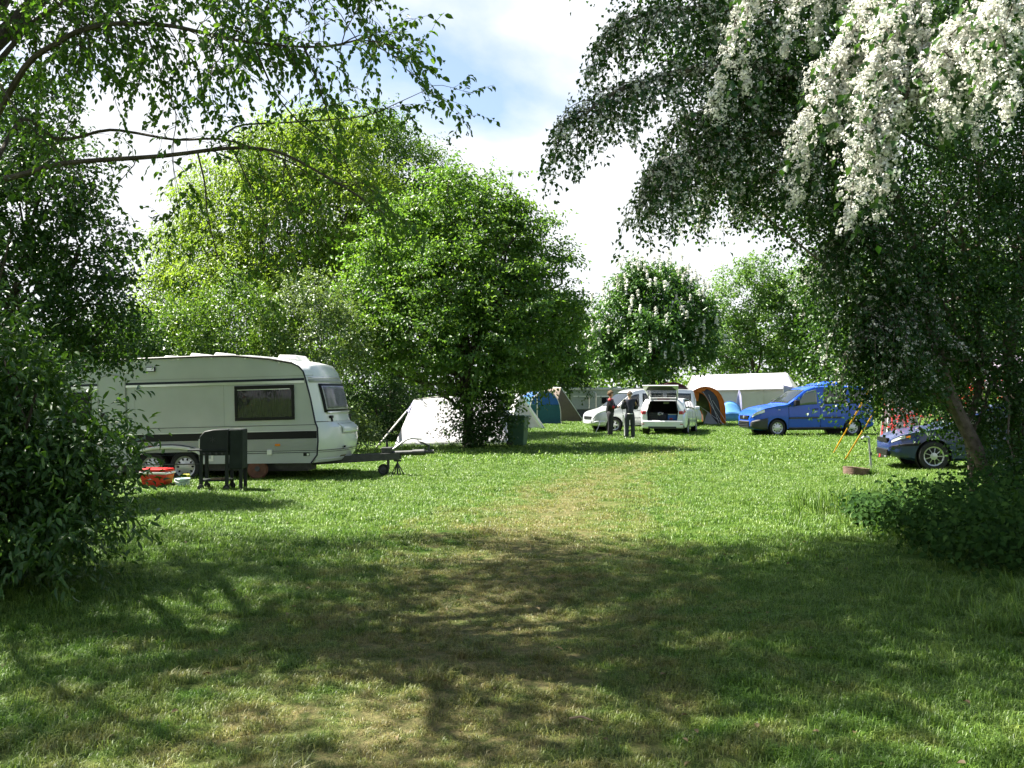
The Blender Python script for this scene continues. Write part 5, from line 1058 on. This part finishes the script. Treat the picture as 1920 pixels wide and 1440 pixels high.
# silver panel van (nose to the left), local x forwards = nose
def place(front, rear_dir_deg): pass
T4 = Car(x0=-4.75, x1=0.0, tumble=0.13, wz=0.31,
    top=[(-4.75, 1.45), (-4.70, 1.74), (-4.6, 1.84), (-3.5, 1.87), (-2.2, 1.86), (-1.85, 1.80), (-1.70, 1.72), (-0.98, 1.10), (-0.80, 1.02), (-0.3, 0.90), (-0.12, 0.82), (-0.03, 0.7), (0.0, 0.6)],
    bot=[(-4.75, 0.36), (-4.5, 0.25), (-0.4, 0.24), (-0.1, 0.30), (0, 0.36)], wid=[(-4.75, 0.84), (-4.6, 0.89), (-1.2, 0.90), (-0.6, 0.87), (-0.25, 0.78), (-0.08, 0.68), (0, 0.58)], belt=[(-4.75, 1.06), (0, 0.98)], wheels=[(-0.88, 0.37), (-3.85, 0.37)])
def heading(o_front, yaw_deg, name, label, cat):
    return empty(name, o_front, (0, 0, R(yaw_deg)), label=label, cat=cat)
tf = P(1098, 800, 41.6); tf.z = 0; tv = heading(tf + Vector((0.15, 0.75, 0)), 180 + 17, 'panel_van', 'silver van with its nose left behind the two standing people', 'van')
T4.body('silver_paint', tv)
for sd in (-1, 1):
    # with the nose at +x and the vehicle turned round, side +1 is the flank towards the camera
    T4.patch('door_window', lambda v: -2.03, lambda v: -1.22 - 0.42 * v, 6.12, 6.95, 'car_glass', tv, sd); T4.patch('side_window', -3.15, -2.2, 6.12, 6.95, 'car_glass', tv, sd); T4.patch('side_window', -4.5, -3.35, 6.12, 6.95, 'car_glass', tv, sd)
    T4.patch('side_moulding', -4.5, -1.35, 3.55, 3.75, 'grey_panel', tv, sd, 0.008)
    for x in (-1.25, -2.12, -3.27): T4.patch('door_gap', x - 0.008, x + 0.008, 2.4, 6.0, 'steel_dark', tv, sd, 0.003, 1, 8)
    T4.patch('door_handle', -2.05, -1.9, 5.0, 5.3, 'black_trim', tv, sd, 0.02); T4.patch('headlight', -0.24, -0.07, 5.2, 6.4, 'clear_lens', tv, sd, 0.006); T4.patch('bumper', -0.45, -0.0, 1.9, 3.4, 'silver_paint', tv, sd, 0.03)
    MB().box(-1.42, -1.28, sd * 0.93, sd * 1.10, 1.05, 1.24).build('mirror', 'black_trim', tv, bevel=0.03)
    for x in (-0.88, -3.85): wheel('wheel', tv, x, sd * 0.77, 0.31, 0.31, 0.2, 'hubcap', 5, 'spoke', sd)
T4.across('windscreen', -1.0, -1.66, 8.4, 'car_glass', tv); MB().box(-0.03, 0.02, -0.4, 0.4, 0.56, 0.68).build('grille', 'black_trim', tv)
MB().box(-0.02, 0.05, -0.5, 0.5, 0.36, 0.50).build('front_bumper', 'silver_paint', tv, bevel=0.03); MB().box(0.05, 0.056, -0.26, 0.26, 0.38, 0.48).build('number_plate', 'plate', tv)
for y in (-0.7, 0.7): MB().tube([(-4.3, y * 0.98, 1.9), (-2.4, y * 0.98, 1.9)], 0.018, 6).build('roof_rail', 'black_trim', tv, True)

# white estate with the tailgate open; x forwards = nose, rear at 0
ES = Car(x0=0.0, x1=4.7, tumble=0.30, wz=0.315,
    top=[(0, 0.93), (0.06, 1.0), (0.14, 1.22), (0.34, 1.42), (0.55, 1.455), (1.5, 1.48), (2.3, 1.45), (2.7, 1.38), (3.5, 1.0), (3.7, 0.95), (4.4, 0.84), (4.6, 0.76), (4.7, 0.62)],
    bot=[(0, 0.40), (0.3, 0.26), (4.4, 0.22), (4.7, 0.34)], wid=[(0, 0.80), (0.12, 0.87), (0.5, 0.915), (3.8, 0.915), (4.4, 0.82), (4.7, 0.6)], belt=[(0, 0.98), (0.6, 0.99), (4.7, 0.90)], wheels=[(0.98, 0.375), (3.8, 0.375)])
eo = P(1242, 817, 38.6); eo.z = 0
es = heading(eo, 90 - 17, 'estate_car', 'white estate car with its tailgate raised and boot full', 'car')
bc = MB().add([(x, y, z) for x in (-0.3, 1.25) for y, z in ((-0.58, 0.60), (0.58, 0.60), (0.62, 0.95), (0.50, 1.36), (-0.50, 1.36), (-0.62, 0.95))], [(0, 1, 2, 3, 4, 5), (11, 10, 9, 8, 7, 6)] + [(i, i + 6, (i + 1) % 6 + 6, (i + 1) % 6) for i in range(6)]).build('cut', 'white_paint')
ES.body('white_paint', es, cut=bc)
bl = [(-0.575, 0.605), (0.575, 0.605), (0.615, 0.95), (0.495, 1.355), (-0.495, 1.355), (-0.615, 0.95)]
MB().add([(x, y, z) for x in (0.03, 1.24) for y, z in bl], [(11, 10, 9, 8, 7, 6)] + [(i, i + 6, (i + 1) % 6 + 6, (i + 1) % 6) for i in range(6) if i not in (2, 3, 4) or True]).build('boot_lining', 'boot_carpet', es)
MB().box(1.0, 1.2, -0.1, 0.1, 1.24, 1.32).build('rear_view_mirror', 'plate', es)
for sd in (-1, 1):
    ES.patch('rear_side_window', lambda v: 0.45 + 0.1 * v, 1.3, 6.2, 7.4, 'car_glass', es, sd); ES.patch('side_window', 1.36, 2.2, 6.2, 7.4, 'car_glass', es, sd); ES.patch('side_window', 2.28, lambda v: 3.15 - 0.4 * v, 6.2, 7.4, 'car_glass', es, sd)
    for x in (1.33, 2.24, 3.2): ES.patch('door_gap', x - 0.007, x + 0.007, 2.4, 6.0, 'steel_dark', es, sd, 0.003, 1, 8)
    for x in (1.5, 2.4): ES.patch('door_handle', x, x + 0.2, 5.15, 5.4, 'white_paint', es, sd, 0.02)
    for x in (0.98, 3.8): wheel('wheel', es, x, sd * 0.79, 0.315, 0.315, 0.21, 'hubcap', 5, 'spoke', sd)
    MB().box(2.9, 3.02, sd * 0.93, sd * 1.12, 0.98, 1.12).build('mirror', 'white_paint', es, bevel=0.03)
    def lampf(u, v, sd=sd): # wrap-round tail lamp
        a = -0.02 + 0.34 * u; return Vector((max(a, 0) - 0.012 * (1 - u), sd * (0.60 + 0.06 * v + 0.19 * min(1, u * 2.2) + 0.055 * u), 0.82 + 0.20 * v - 0.06 * u * (1 - v)))
    ES.patch('tail_lamp', 0.005, 0.30, 5.0, 6.25, 'red_lens', es, sd, 0.012)
    MB().box(-0.008, 0.03, sd * 0.64 if sd > 0 else -0.80, sd * 0.80 if sd > 0 else -0.64, 0.83, 0.97).build('tail_lamp', 'red_lens', es, bevel=0.02)
    MB().box(-0.07, -0.05, sd * 0.70 if sd > 0 else -0.82, sd * 0.82 if sd > 0 else -0.70, 0.44, 0.47).build('reflector', 'red_lens', es)
MB().prism([(-0.05, 0.30), (-0.06, 0.40), (-0.06, 0.55), (-0.02, 0.60), (0.05, 0.60), (0.05, 0.30)], -0.80, 0.80).build('rear_bumper', 'white_paint', es, bevel=0.03)
MB().box(-0.075, 0.0, -0.55, 0.55, 0.27, 0.36).build('diffuser', 'grey_bumper', es, bevel=0.02); MB().box(-0.066, -0.061, -0.42, 0.26, 0.44, 0.54).build('number_plate', 'plate', es)
tg_ = MB(); th = R(28)
Mt = Matrix.Translation((0.42, 0, 1.44)) @ Matrix.Rotation(th, 4, 'Y')          # tailgate local: -x away from the hinge
def ring(mb, hw0, hw1, l0, l1, z0, z1, fr0, fr1, fs_):
    o_ = [(-l0, -hw0), (-l0, hw0), (-l1, hw1), (-l1, -hw1)]; i_ = [(-l0 - fr0, -hw0 + fs_), (-l0 - fr0, hw0 - fs_), (-l1 + fr1, hw1 - fs_), (-l1 + fr1, -hw1 + fs_)]
    vs_ = [Mt @ Vector((x, y, z)) for z in (z0, z1) for x, y in o_ + i_]
    q = [(j, (j + 1) % 4, (j + 1) % 4 + 4, j + 4) for j in range(4)] + [(j + 8, j + 12, (j + 1) % 4 + 12, (j + 1) % 4 + 8) for j in range(4)] + [(j, j + 8, (j + 1) % 4 + 8, (j + 1) % 4) for j in range(4)] + [(j + 4, (j + 1) % 4 + 4, (j + 1) % 4 + 12, j + 12) for j in range(4)]
    mb.add(vs_, q)
ring(tg_, 0.56, 0.70, 0.0, 1.12, -0.02, 0.02, 0.10, 0.34, 0.08); tgo = tg_.build('tailgate', 'white_paint', es, bevel=0.02)
mb = MB(); mb.add([Mt @ Vector(v_) for v_ in ((-0.11, -0.47, 0.0), (-0.11, 0.47, 0.0), (-0.79, 0.61, 0.0), (-0.79, -0.61, 0.0))], [(0, 1, 2, 3)]); mb.build('rear_window', 'tail_glass', tgo, solid=0.01)
mb = MB(); mb.add([Mt @ Vector(v_) for v_ in ((-0.80, -0.58, -0.036), (-0.80, 0.58, -0.036), (-1.05, 0.45, -0.036), (-1.08, 0.0, -0.036), (-1.05, -0.45, -0.036))], [(0, 1, 2, 3, 4)]); mb.build('inner_trim', 'grey_bumper', tgo, solid=0.02)
mb = MB(); mb.add([Mt @ Vector(v_) for v_ in ((-0.04, -0.25, -0.035), (-0.04, 0.25, -0.035), (-0.08, 0.25, -0.035), (-0.08, -0.25, -0.035))], [(0, 1, 2, 3)]); mb.build('brake_light', 'red_lens', tgo, solid=0.01)
for y in (-0.5, 0.5): MB().tube([(0.1, y * 1.12, 0.98), Mt @ Vector((-0.5, y * 1.1, -0.03))], 0.012, 6).build('gas_strut', 'steel_dark', es, True)
# the boot load: things of their own
def bootthing(name, label, cat, x, y, z): o_ = empty(name, es.matrix_world @ Vector((x, y, z)) if False else Vector(es.location) + Matrix.Rotation(R(73), 3, 'Z') @ Vector((x, y, z)), (0, 0, R(73)), label=label, cat=cat); return o_
b1 = bootthing('cool_bag', 'bright blue cool bag at the right of the open boot', 'bag', 0.16, -0.36, 0.607); MB().box(0, 0.3, -0.18, 0.18, 0, 0.21).build('body', 'blue_bag', b1, bevel=0.03); MB().box(-0.004, 0.3, -0.17, 0.17, 0.212, 0.235).build('lid', 'cloth_white', b1, bevel=0.01); MB().box(-0.012, -0.003, -0.02, 0.10, 0.03, 0.08).build('badge', 'red_lens', b1)
b2 = bootthing('holdall', 'dark holdall with a pale cloth on top in the middle of the boot', 'bag', 0.2, 0.06, 0.607); MB().prism([(0, 0), (0.02, 0.2), (0.1, 0.27), (0.25, 0.27), (0.32, 0.0)], -0.2, 0.2).build('body', 'bag_dark', b2, bevel=0.04); MB().grid(lambda u, v: (0.02 + 0.25 * u, -0.05 + 0.22 * v, 0.285 - 0.07 * (1 - u) ** 2 + 0.02 * math.sin(v * 7 + u * 4)), 8, 8).build('cloth', 'cloth_white', b2, True, solid=0.02)
b3 = bootthing('crate', 'black slatted crate at the left of the open boot', 'crate', 0.14, 0.38, 0.607)
cr = MB(); [cr.box(0, 0.02, -0.16, 0.16, z, z + 0.035) for z in (0.0, 0.08, 0.16, 0.25)]; [cr.box(0.0, 0.03, y - 0.012, y + 0.012, 0, 0.285) for y in (-0.15, 0.15)]; cr.box(0.02, 0.3, -0.16, 0.16, 0, 0.02).box(0.28, 0.3, -0.16, 0.16, 0.02, 0.28); cr.build('frame', 'grey_bumper', b3)

# blue high-roof van
CD = Car(x0=-5.0, x1=0.0, tumble=0.14, wz=0.325,
    top=[(-5.0, 1.6), (-4.95, 1.82), (-4.8, 1.93), (-3.4, 1.98), (-2.75, 1.96), (-2.45, 1.91), (-2.15, 1.80), (-1.42, 1.27), (-1.32, 1.23), (-1.0, 1.19), (-0.5, 1.09), (-0.2, 0.97), (-0.06, 0.86), (0, 0.70)],
    bot=[(-5.0, 0.36), (-4.6, 0.25), (-0.4, 0.23), (-0.1, 0.28), (0, 0.36)], wid=[(-5.0, 0.85), (-4.8, 0.89), (-1.2, 0.90), (-0.6, 0.88), (-0.28, 0.82), (-0.1, 0.70), (0, 0.58)], belt=[(-5.0, 1.17), (-1.0, 1.12), (0, 1.02)], wheels=[(-1.0, 0.39), (-4.1, 0.39)])
cf = P(1394, 805, 37.9); cf.z = 0; cv = heading(cf + Vector((0.2, 0.72, 0)), 180 + 9, 'compact_van', 'bright blue compact van with grey bumper facing left', 'van')
CD.body('blue_paint', cv)
for sd in (-1, 1):
    CD.patch('door_window', -2.62, lambda v: -1.58 - 0.62 * v, 6.15, 7.2, 'car_glass_green', cv, sd, 0.008); CD.patch('side_window', -3.85, -2.92, 6.15, 7.2, 'car_glass', cv, sd, 0.008); CD.patch('side_window', -4.8, -4.0, 6.15, 7.2, 'car_glass', cv, sd, 0.008)
    CD.patch('quarter_window', -1.55, lambda v: -1.38 - 0.1 * v, 6.15, 6.5, 'car_glass', cv, sd, 0.008)
    for x0_, x1_ in ((-2.70, -1.45), (-3.62, -2.80)): CD.patch('side_moulding', x0_, x1_, 3.7, 3.95, 'grey_bumper', cv, sd, 0.016)
    for x in (-1.45, -2.76, -3.95): CD.patch('door_gap', x - 0.008, x + 0.008, 2.2, 6.1, 'navy_trim', cv, sd, 0.003, 1, 8)
    for x in (-2.66, -3.05): CD.patch('door_handle', x, x + 0.2, 5.0, 5.35, 'black_trim', cv, sd, 0.025)
    CD.patch('sill', -3.65, -1.45, 1.0, 2.25, 'grey_bumper', cv, sd, 0.004); CD.patch('bumper_corner', -0.6, 0.0, 1.6, 4.0, 'grey_bumper', cv, sd, 0.012); CD.patch('headlight', -0.48, -0.05, 5.0, 6.8, 'clear_lens', cv, sd, 0.008); CD.patch('side_repeater', -1.1, -1.02, 5.0, 5.2, 'plate', cv, sd, 0.01)
    MB().box(-1.80, -1.62, sd * 0.93, sd * 1.14, 1.18, 1.40).build('mirror', 'black_trim', cv, bevel=0.04)
    for x in (-1.0, -4.1): wheel('wheel', cv, x, sd * 0.77, 0.325, 0.325, 0.2, 'hubcap', 9, 'cap', sd)
CD.across('windscreen', -1.45, -2.16, 8.4, 'car_glass', cv)
MB().box(-0.05, 0.03, -0.5, 0.5, 0.32, 0.60).build('front_bumper', 'grey_bumper', cv, bevel=0.04)
for z in (0.40, 0.47, 0.53): MB().box(0.03, 0.045, -0.48, 0.48, z, z + 0.025).build('bumper_slat', 'black_trim', cv)
MB().box(-0.03, 0.02, -0.42, 0.42, 0.66, 0.80).build('grille', 'black_trim', cv); MB().lathe([(0.001, 0.0), (0.06, 0), (0.055, 0.015), (0.001, 0.018)], 16, Matrix.Translation((0.02, 0, 0.73)) @ Matrix.Rotation(R(90), 4, 'Y')).build('badge', 'alu', cv, True)
rt = empty('roof_tarpaulin', cv.location + Matrix.Rotation(R(189), 3, 'Z') @ Vector((-3.7, 0, 1.985)), (0, 0, R(189)), label='crumpled blue tarpaulin on the roof of the blue van', cat='tarpaulin')
MB().grid(lambda u, v: (-0.8 + 1.7 * u, -0.55 + 1.1 * v, 0.09 * math.sin(math.pi * u) ** 0.5 * math.sin(math.pi * v) ** 0.5 * (1 + 0.5 * math.sin(u * 19 + v * 7) + 0.3 * math.sin(v * 23)) + 0.008), 26, 16).build('sheet', 'blue_paint', rt, True, solid=0.01)

# dark blue hatchback on the right
GF = Car(x0=-4.15, x1=0.0, tumble=0.32, wz=0.315,
    top=[(-4.15, 0.9), (-4.0, 1.1), (-3.6, 1.35), (-2.6, 1.44), (-2.1, 1.40), (-1.3, 1.0), (-1.18, 0.95), (-0.5, 0.84), (-0.2, 0.76), (-0.06, 0.68), (0, 0.58)],
    bot=[(-4.15, 0.36), (-3.8, 0.24), (-0.5, 0.20), (-0.15, 0.27), (0, 0.36)], wid=[(-4.15, 0.8), (-3.8, 0.86), (-1.0, 0.865), (-0.5, 0.83), (-0.2, 0.74), (0, 0.55)], belt=[(-4.15, 0.95), (-1.2, 0.90), (0, 0.84)], wheels=[(-0.86, 0.37), (-3.36, 0.37)])
gf = P(1690, 870, 20.8); gf.z = 0; gv_ = heading(gf + Vector((0.02, 1.1, 0)), 180 - 8, 'hatchback_car', 'dark blue hatchback half hidden behind the hawthorn on the right', 'car')
GF.body('navy_paint', gv_)
for sd in (-1, 1):
    GF.patch('door_window', -2.45, lambda v: -1.45 - 0.5 * v, 6.2, 7.3, 'car_glass', gv_, sd, 0.008); GF.patch('side_window', -3.4, -2.55, 6.2, 7.3, 'car_glass', gv_, sd, 0.008)
    for x in (-1.32, -2.5): GF.patch('door_gap', x - 0.006, x + 0.006, 2.3, 6.1, 'black_trim', gv_, sd, 0.003, 1, 8)
    GF.patch('bumper_strip', -0.6, 0.0, 4.0, 4.35, 'black_trim', gv_, sd, 0.014); GF.patch('side_moulding', -3.0, -1.35, 3.8, 4.05, 'black_trim', gv_, sd, 0.014); GF.patch('headlight', -0.30, -0.05, 5.3, 6.6, 'clear_lens', gv_, sd, 0.008); GF.patch('indicator', -0.4, -0.31, 5.4, 6.2, 'orange_lens', gv_, sd, 0.008)
    MB().box(-1.68, -1.5, sd * 0.90, sd * 1.08, 0.93, 1.08).build('mirror', 'navy_paint', gv_, bevel=0.04)
    for x in (-0.86, -3.36): wheel('wheel', gv_, x, sd * 0.755, 0.315, 0.315, 0.2, 'hubcap', 9, 'spoke', sd)
GF.across('windscreen', -1.33, -2.08, 8.4, 'car_glass', gv_)
MB().box(-0.04, 0.02, -0.45, 0.45, 0.60, 0.68).build('grille', 'black_trim', gv_); MB().box(-0.05, 0.03, -0.5, 0.5, 0.30, 0.44).build('air_intake', 'black_trim', gv_, bevel=0.02)

# ------------------------------------------------------------------ tap, tub, stick
tp = G(1634, 886); tap = empty('standpipe', tp, label='grey water standpipe with a tap beside the rusty tub', cat='standpipe')
MB().tube([(0, 0, -0.05), (-0.02, 0, 0.3), (-0.05, 0, 0.70), (-0.055, 0, 0.74)], 0.024, 8).build('pipe', 'galv', tap, True)
MB().tube([(-0.055, 0, 0.73), (-0.15, 0, 0.745), (-0.20, 0, 0.70)], [0.028, 0.026, 0.03], 8).build('tap', 'alu', tap, True); MB().box(-0.17, -0.09, -0.012, 0.012, 0.765, 0.785).build('tap_handle', 'alu', tap); MB().tube([(-0.012, 0, 0.36), (-0.016, 0, 0.42)], 0.032, 8).build('clamp', 'steel_dark', tap, True)
bp_ = G(1605, 893); tub = empty('half_barrel', bp_, label='low rusty half barrel sunk in the grass under the tap', cat='barrel')
MB().lathe([(0.001, 0.02), (0.22, 0.02), (0.235, 0.17), (0.262, 0.175), (0.255, 0.10), (0.245, -0.03), (0.001, -0.03)], 24, Matrix.Rotation(R(4), 4, 'Y')).build('drum', 'rust_barrel', tub, True, angle=50); MB().lathe([(0.001, 0.05), (0.22, 0.05), (0.22, 0.035), (0.001, 0.035)], 20).build('soil', 'soil', tub)
s0 = G(1068, 1366); s1 = G(1112, 1371); stk = empty('twig', s0, label='short pale dry twig lying on the foreground grass', cat='twig')
MB().tube([Vector((0, 0, 0.05)), (s1 - s0) * 0.5 + Vector((0, 0.01, 0.062)), (s1 - s0) + Vector((0, 0, 0.052))], [0.006, 0.007, 0.004], 6).build('stick', 'wood_old', stk, True)
s0 = G(1116, 814); lp_ = empty('thin_pole', s0, label='thin grey pole leaning left of the person in black', cat='pole'); MB().tube([(0, 0, 0), (P(1127, 788, s0.y + 0.3) - s0)], 0.014, 6).build('rod', 'galv', lp_, True); MB().tube([(-0.05, -0.02, 0.0), (0.03, 0.02, 0.02)], 0.016, 5).build('foot', 'rubber', lp_)

# ------------------------------------------------------------------ people
def skin_mesh(name, verts, edges, radii, m, parent, root_i=0, sub=2):
    me = bpy.data.meshes.new(name); me.from_pydata(verts, edges, []); me.update(); me.materials.append(MAT[m])
    o_ = link(bpy.data.objects.new(name, me), parent); sk = o_.modifiers.new('skin', 'SKIN'); sk.use_smooth_shade = True
    for i, v_ in enumerate(me.skin_vertices[0].data):
        r_ = radii[i]; v_.radius = r_ if hasattr(r_, '__len__') else (r_, r_); v_.use_root = (i == root_i)
    s_ = o_.modifiers.new('sub', 'SUBSURF'); s_.levels = sub; s_.render_levels = sub; return o_
def chain(V, E, Rr, pts, rads, start=None):
    prev = start
    for p_, r_ in zip(pts, rads):
        V.append(p_); Rr.append(r_); i = len(V) - 1
        if prev is not None: E.append((prev, i))
        prev = i
    return prev
def person(name, label, loc, yaw, H, top_m, leg_m, hair_m, hair, arms, shoe_m='shoe', look=(0.0, 0.0), extra=None):
    """local frame: facing +x, left hand on +y; arms: list of (elbow, wrist, hand direction) for left and right"""
    root = empty(name, loc, (0, 0, R(yaw)), label=label, cat='person'); k = H / 1.72; S_ = lambda *p_: tuple(k * c_ for c_ in p_)
    V, E, Q = [], [], []
    pel = chain(V, E, Q, [S_(0, 0, 0.93)], [0.10 * k]); ab = chain(V, E, Q, [S_(0.005, 0, 1.10)], [0.095 * k], pel); chs = chain(V, E, Q, [S_(0.0, 0, 1.32)], [0.11 * k], ab)
    nk = chain(V, E, Q, [S_(-0.005, 0, 1.455), S_(0.012, 0, 1.52)], [0.06 * k, 0.052 * k], chs)
    lx, ly = look
    chain(V, E, Q, [S_(0.03 + 0.3 * lx, 0.3 * ly, 1.575), S_(0.03 + lx, ly, 1.635), S_(0.01 + lx, ly, 1.69)], [0.068 * k, 0.088 * k, 0.062 * k], nk)
    for sd in (1, -1):
        chain(V, E, Q, [S_(0, 0.095 * sd, 0.88), S_(0.02, 0.105 * sd, 0.49), S_(-0.01, 0.11 * sd, 0.10), S_(0.02, 0.112 * sd, 0.045), S_(0.15, 0.125 * sd, 0.035)], [0.07 * k, 0.05 * k, 0.04 * k, 0.04 * k, 0.03 * k], pel)
    jv, je, jr = [], [], []
    jp = chain(jv, je, jr, [S_(0, 0, 0.86), S_(0, 0, 1.08), S_(0, 0, 1.33), S_(-0.005, 0, 1.455)], [(0.195 * k, 0.15 * k), (0.18 * k, 0.14 * k), (0.18 * k, 0.135 * k), (0.078 * k, 0.078 * k)])
    for sd, (el, wr, hd) in zip((1, -1), arms):
        sh_ = S_(0, 0.185 * sd, 1.40); el, wr = S_(*el), S_(*wr)
        w_ = chain(V, E, Q, [sh_, el, wr], [0.042 * k, 0.036 * k, 0.030 * k], chs); hv = Vector(hd).normalized(); wv = Vector(wr); palm = wv + hv * 0.06 * k
        side = hv.cross(Vector((0, 0, 1))).normalized(); ip = chain(V, E, Q, [tuple(palm)], [(0.036 * k, 0.02 * k)], w_); dn = Vector((0, 0, -1))
        for fi, (off, ln) in enumerate(((-0.028, 0.055), (-0.009, 0.068), (0.010, 0.064), (0.028, 0.05))):
            b0 = palm + side * off * k + hv * 0.035 * k; chain(V, E, Q, [tuple(b0), tuple(b0 + (hv + dn * 0.3) * ln * 0.55 * k), tuple(b0 + (hv + dn * 0.9) * ln * 0.85 * k)], [0.010 * k, 0.009 * k, 0.008 * k], ip)
        chain(V, E, Q, [tuple(wv + hv * 0.03 * k + side * 0.035 * sd * k + dn * 0.0), tuple(wv + hv * 0.075 * k + side * 0.05 * sd * k)], [0.012 * k, 0.010 * k], ip)
        ev = Vector(el); cuff = Vector(wr).lerp(ev, 0.06)
        chain(jv, je, jr, [S_(0, 0.18 * sd, 1.40), tuple(ev), tuple(cuff)], [0.095 * k, 0.078 * k, 0.055 * k], 2)
    skin_mesh('body', V, E, Q, 'skin', root)
    skin_mesh('jacket', jv, je, jr, top_m, root)
    tv_, te, tr_ = [], [], []
    chain(tv_, te, tr_, [S_(0, 0, 1.06), S_(0, 0, 0.86)], [(0.175 * k, 0.138 * k), (0.175 * k, 0.135 * k)])
    for sd in (1, -1): chain(tv_, te, tr_, [S_(0.005, 0.1 * sd, 0.78), S_(0.025, 0.11 * sd, 0.48), S_(-0.005, 0.115 * sd, 0.12), S_(0.0, 0.115 * sd, 0.075)], [0.105 * k, 0.085 * k, 0.078 * k, 0.08 * k], 1)
    skin_mesh('trousers', tv_, te, tr_, leg_m, root)
    for sd in (1, -1): skin_mesh('shoe', [S_(-0.05, 0.113 * sd, 0.045), S_(0.06, 0.118 * sd, 0.045), S_(0.18, 0.128 * sd, 0.032)], [(0, 1), (1, 2)], [0.045 * k, 0.048 * k, 0.034 * k], shoe_m, root)
    hc = Vector(S_(0.0 + lx, ly, 1.655))
    mb = MB()
    for i in range(hair[0]):
        d_ = Vector(unit(rng.normal(size=3))); 
        if d_.x > 0.35 and d_.z < 0.45 or d_.z < hair[2]: continue
        c_ = hc + Vector((d_.x * 0.085, d_.y * 0.078, d_.z * 0.085 + 0.012)) * k * hair[1]; r_ = 0.03 * k * hair[3]; mb.lathe([(0.001, -r_), (r_ * 0.8, -r_ * 0.5), (r_, 0), (r_ * 0.8, r_ * 0.5), (0.001, r_)], 6, Matrix.Translation(c_))
    mb.build('hair', hair_m, root, True, angle=180)
    fc = hc + Vector((0.088 * k, 0, -0.03 * k))
    for sd in (1, -1):
        MB().lathe([(0.001, -0.01), (0.008, -0.006), (0.011, 0), (0.008, 0.006), (0.001, 0.01)], 8, Matrix.Translation(fc + Vector((-0.012, 0.03 * sd, 0.012)) * k)).build('eye', 'black_trim', root, True)
        MB().lathe([(0.001, -0.012), (0.02, -0.008), (0.028, 0), (0.02, 0.008), (0.001, 0.012)], 8, Matrix.Translation(hc + Vector((0.0, 0.088 * sd, -0.03)) * k) @ Matrix.Rotation(R(80), 4, 'X')).build('ear', 'skin', root, True)
    MB().add([fc + Vector(q) * k for q in ((-0.01, -0.012, -0.02), (-0.01, 0.012, -0.02), (0.022, 0, -0.018), (-0.005, 0, 0.02))], [(0, 1, 2), (0, 2, 3), (1, 3, 2), (0, 3, 1)]).build('nose', 'skin', root, True)
    MB().box(-0.006, 0.002, -0.022, 0.022, -0.004, 0.004, Matrix.Translation(fc + Vector((-0.006, 0, -0.045)) * k)).build('mouth', 'jacket_red', root)
    return root, k, S_
pa = G(1144, 820); r1, k1, S1 = person('person', 'person in black jacket with red sleeves looking down at their hands', pa, -20, 1.70, 'jacket_black', 'jacket_black', 'hair_brown', (170, 1.12, -0.6, 1.2),
    [((0.10, 0.24, 1.16), (0.30, 0.10, 1.16), (0.8, -0.6, 0.1)), ((0.08, -0.25, 1.16), (0.30, -0.08, 1.14), (0.8, 0.6, 0.1))], look=(0.02, 0.0))
for sd in (1, -1):
    skin_mesh('red_shoulder', [S1(0.0, 0.09 * sd, 1.45), S1(0.01, 0.19 * sd, 1.42), S1(0.02, 0.215 * sd, 1.34)], [(0, 1), (1, 2)], [0.062 * k1, 0.090 * k1, 0.082 * k1], 'jacket_red', r1)
    skin_mesh('red_sleeve', [S1(0.10, 0.242 * sd, 1.17), S1(0.17, 0.19 * sd, 1.155), S1(0.22, 0.155 * sd, 1.155)], [(0, 1), (1, 2)], [0.070 * k1, 0.064 * k1, 0.058 * k1], 'jacket_red', r1)
MB().box(0.33, 0.42, -0.05, 0.05, 1.13, 1.16).build('held_phone', 'bag_dark', None); ph = bpy.context.scene.objects['held_phone']; ph.name = 'phone'; ph.location = pa; ph.rotation_euler = (0, 0, R(-20)); tag(ph, 'small dark phone in the hands of the person in black', 'phone')
pb_ = G(1181, 823); r2, k2, S2 = person('person', 'person in navy tracksuit seen from behind with arms folded', pb_, 92, 1.70, 'jacket_navy', 'jacket_navy', 'hair_grey', (120, 1.0, -0.15, 0.75),
    [((0.07, 0.285, 1.13), (0.22, 0.05, 1.19), (0.2, -1.0, 0.1)), ((0.07, -0.285, 1.13), (0.23, -0.04, 1.16), (0.2, 1.0, 0.1))], 'shoe_white')
skin_mesh('white_hem', [S2(0, 0, 0.905), S2(0, 0, 0.955)], [(0, 1)], [(0.215 * k2, 0.168 * k2), (0.215 * k2, 0.168 * k2)], 'cloth_white', r2)
MB().tube([S2(-0.01, 0.255, 0.90), S2(0.0, 0.215, 0.78), S2(0.02, 0.195, 0.48), S2(-0.01, 0.192, 0.12)], [0.018, 0.020, 0.020, 0.022], 6).build('leg_stripe', 'cloth_white', r2, True)
MB().tube([S2(-0.03, 0.21, 1.47), S2(0.0, 0.275, 1.40), S2(0.03, 0.315, 1.27), S2(0.06, 0.34, 1.14)], 0.014, 6).build('sleeve_stripe', 'cloth_white', r2, True)
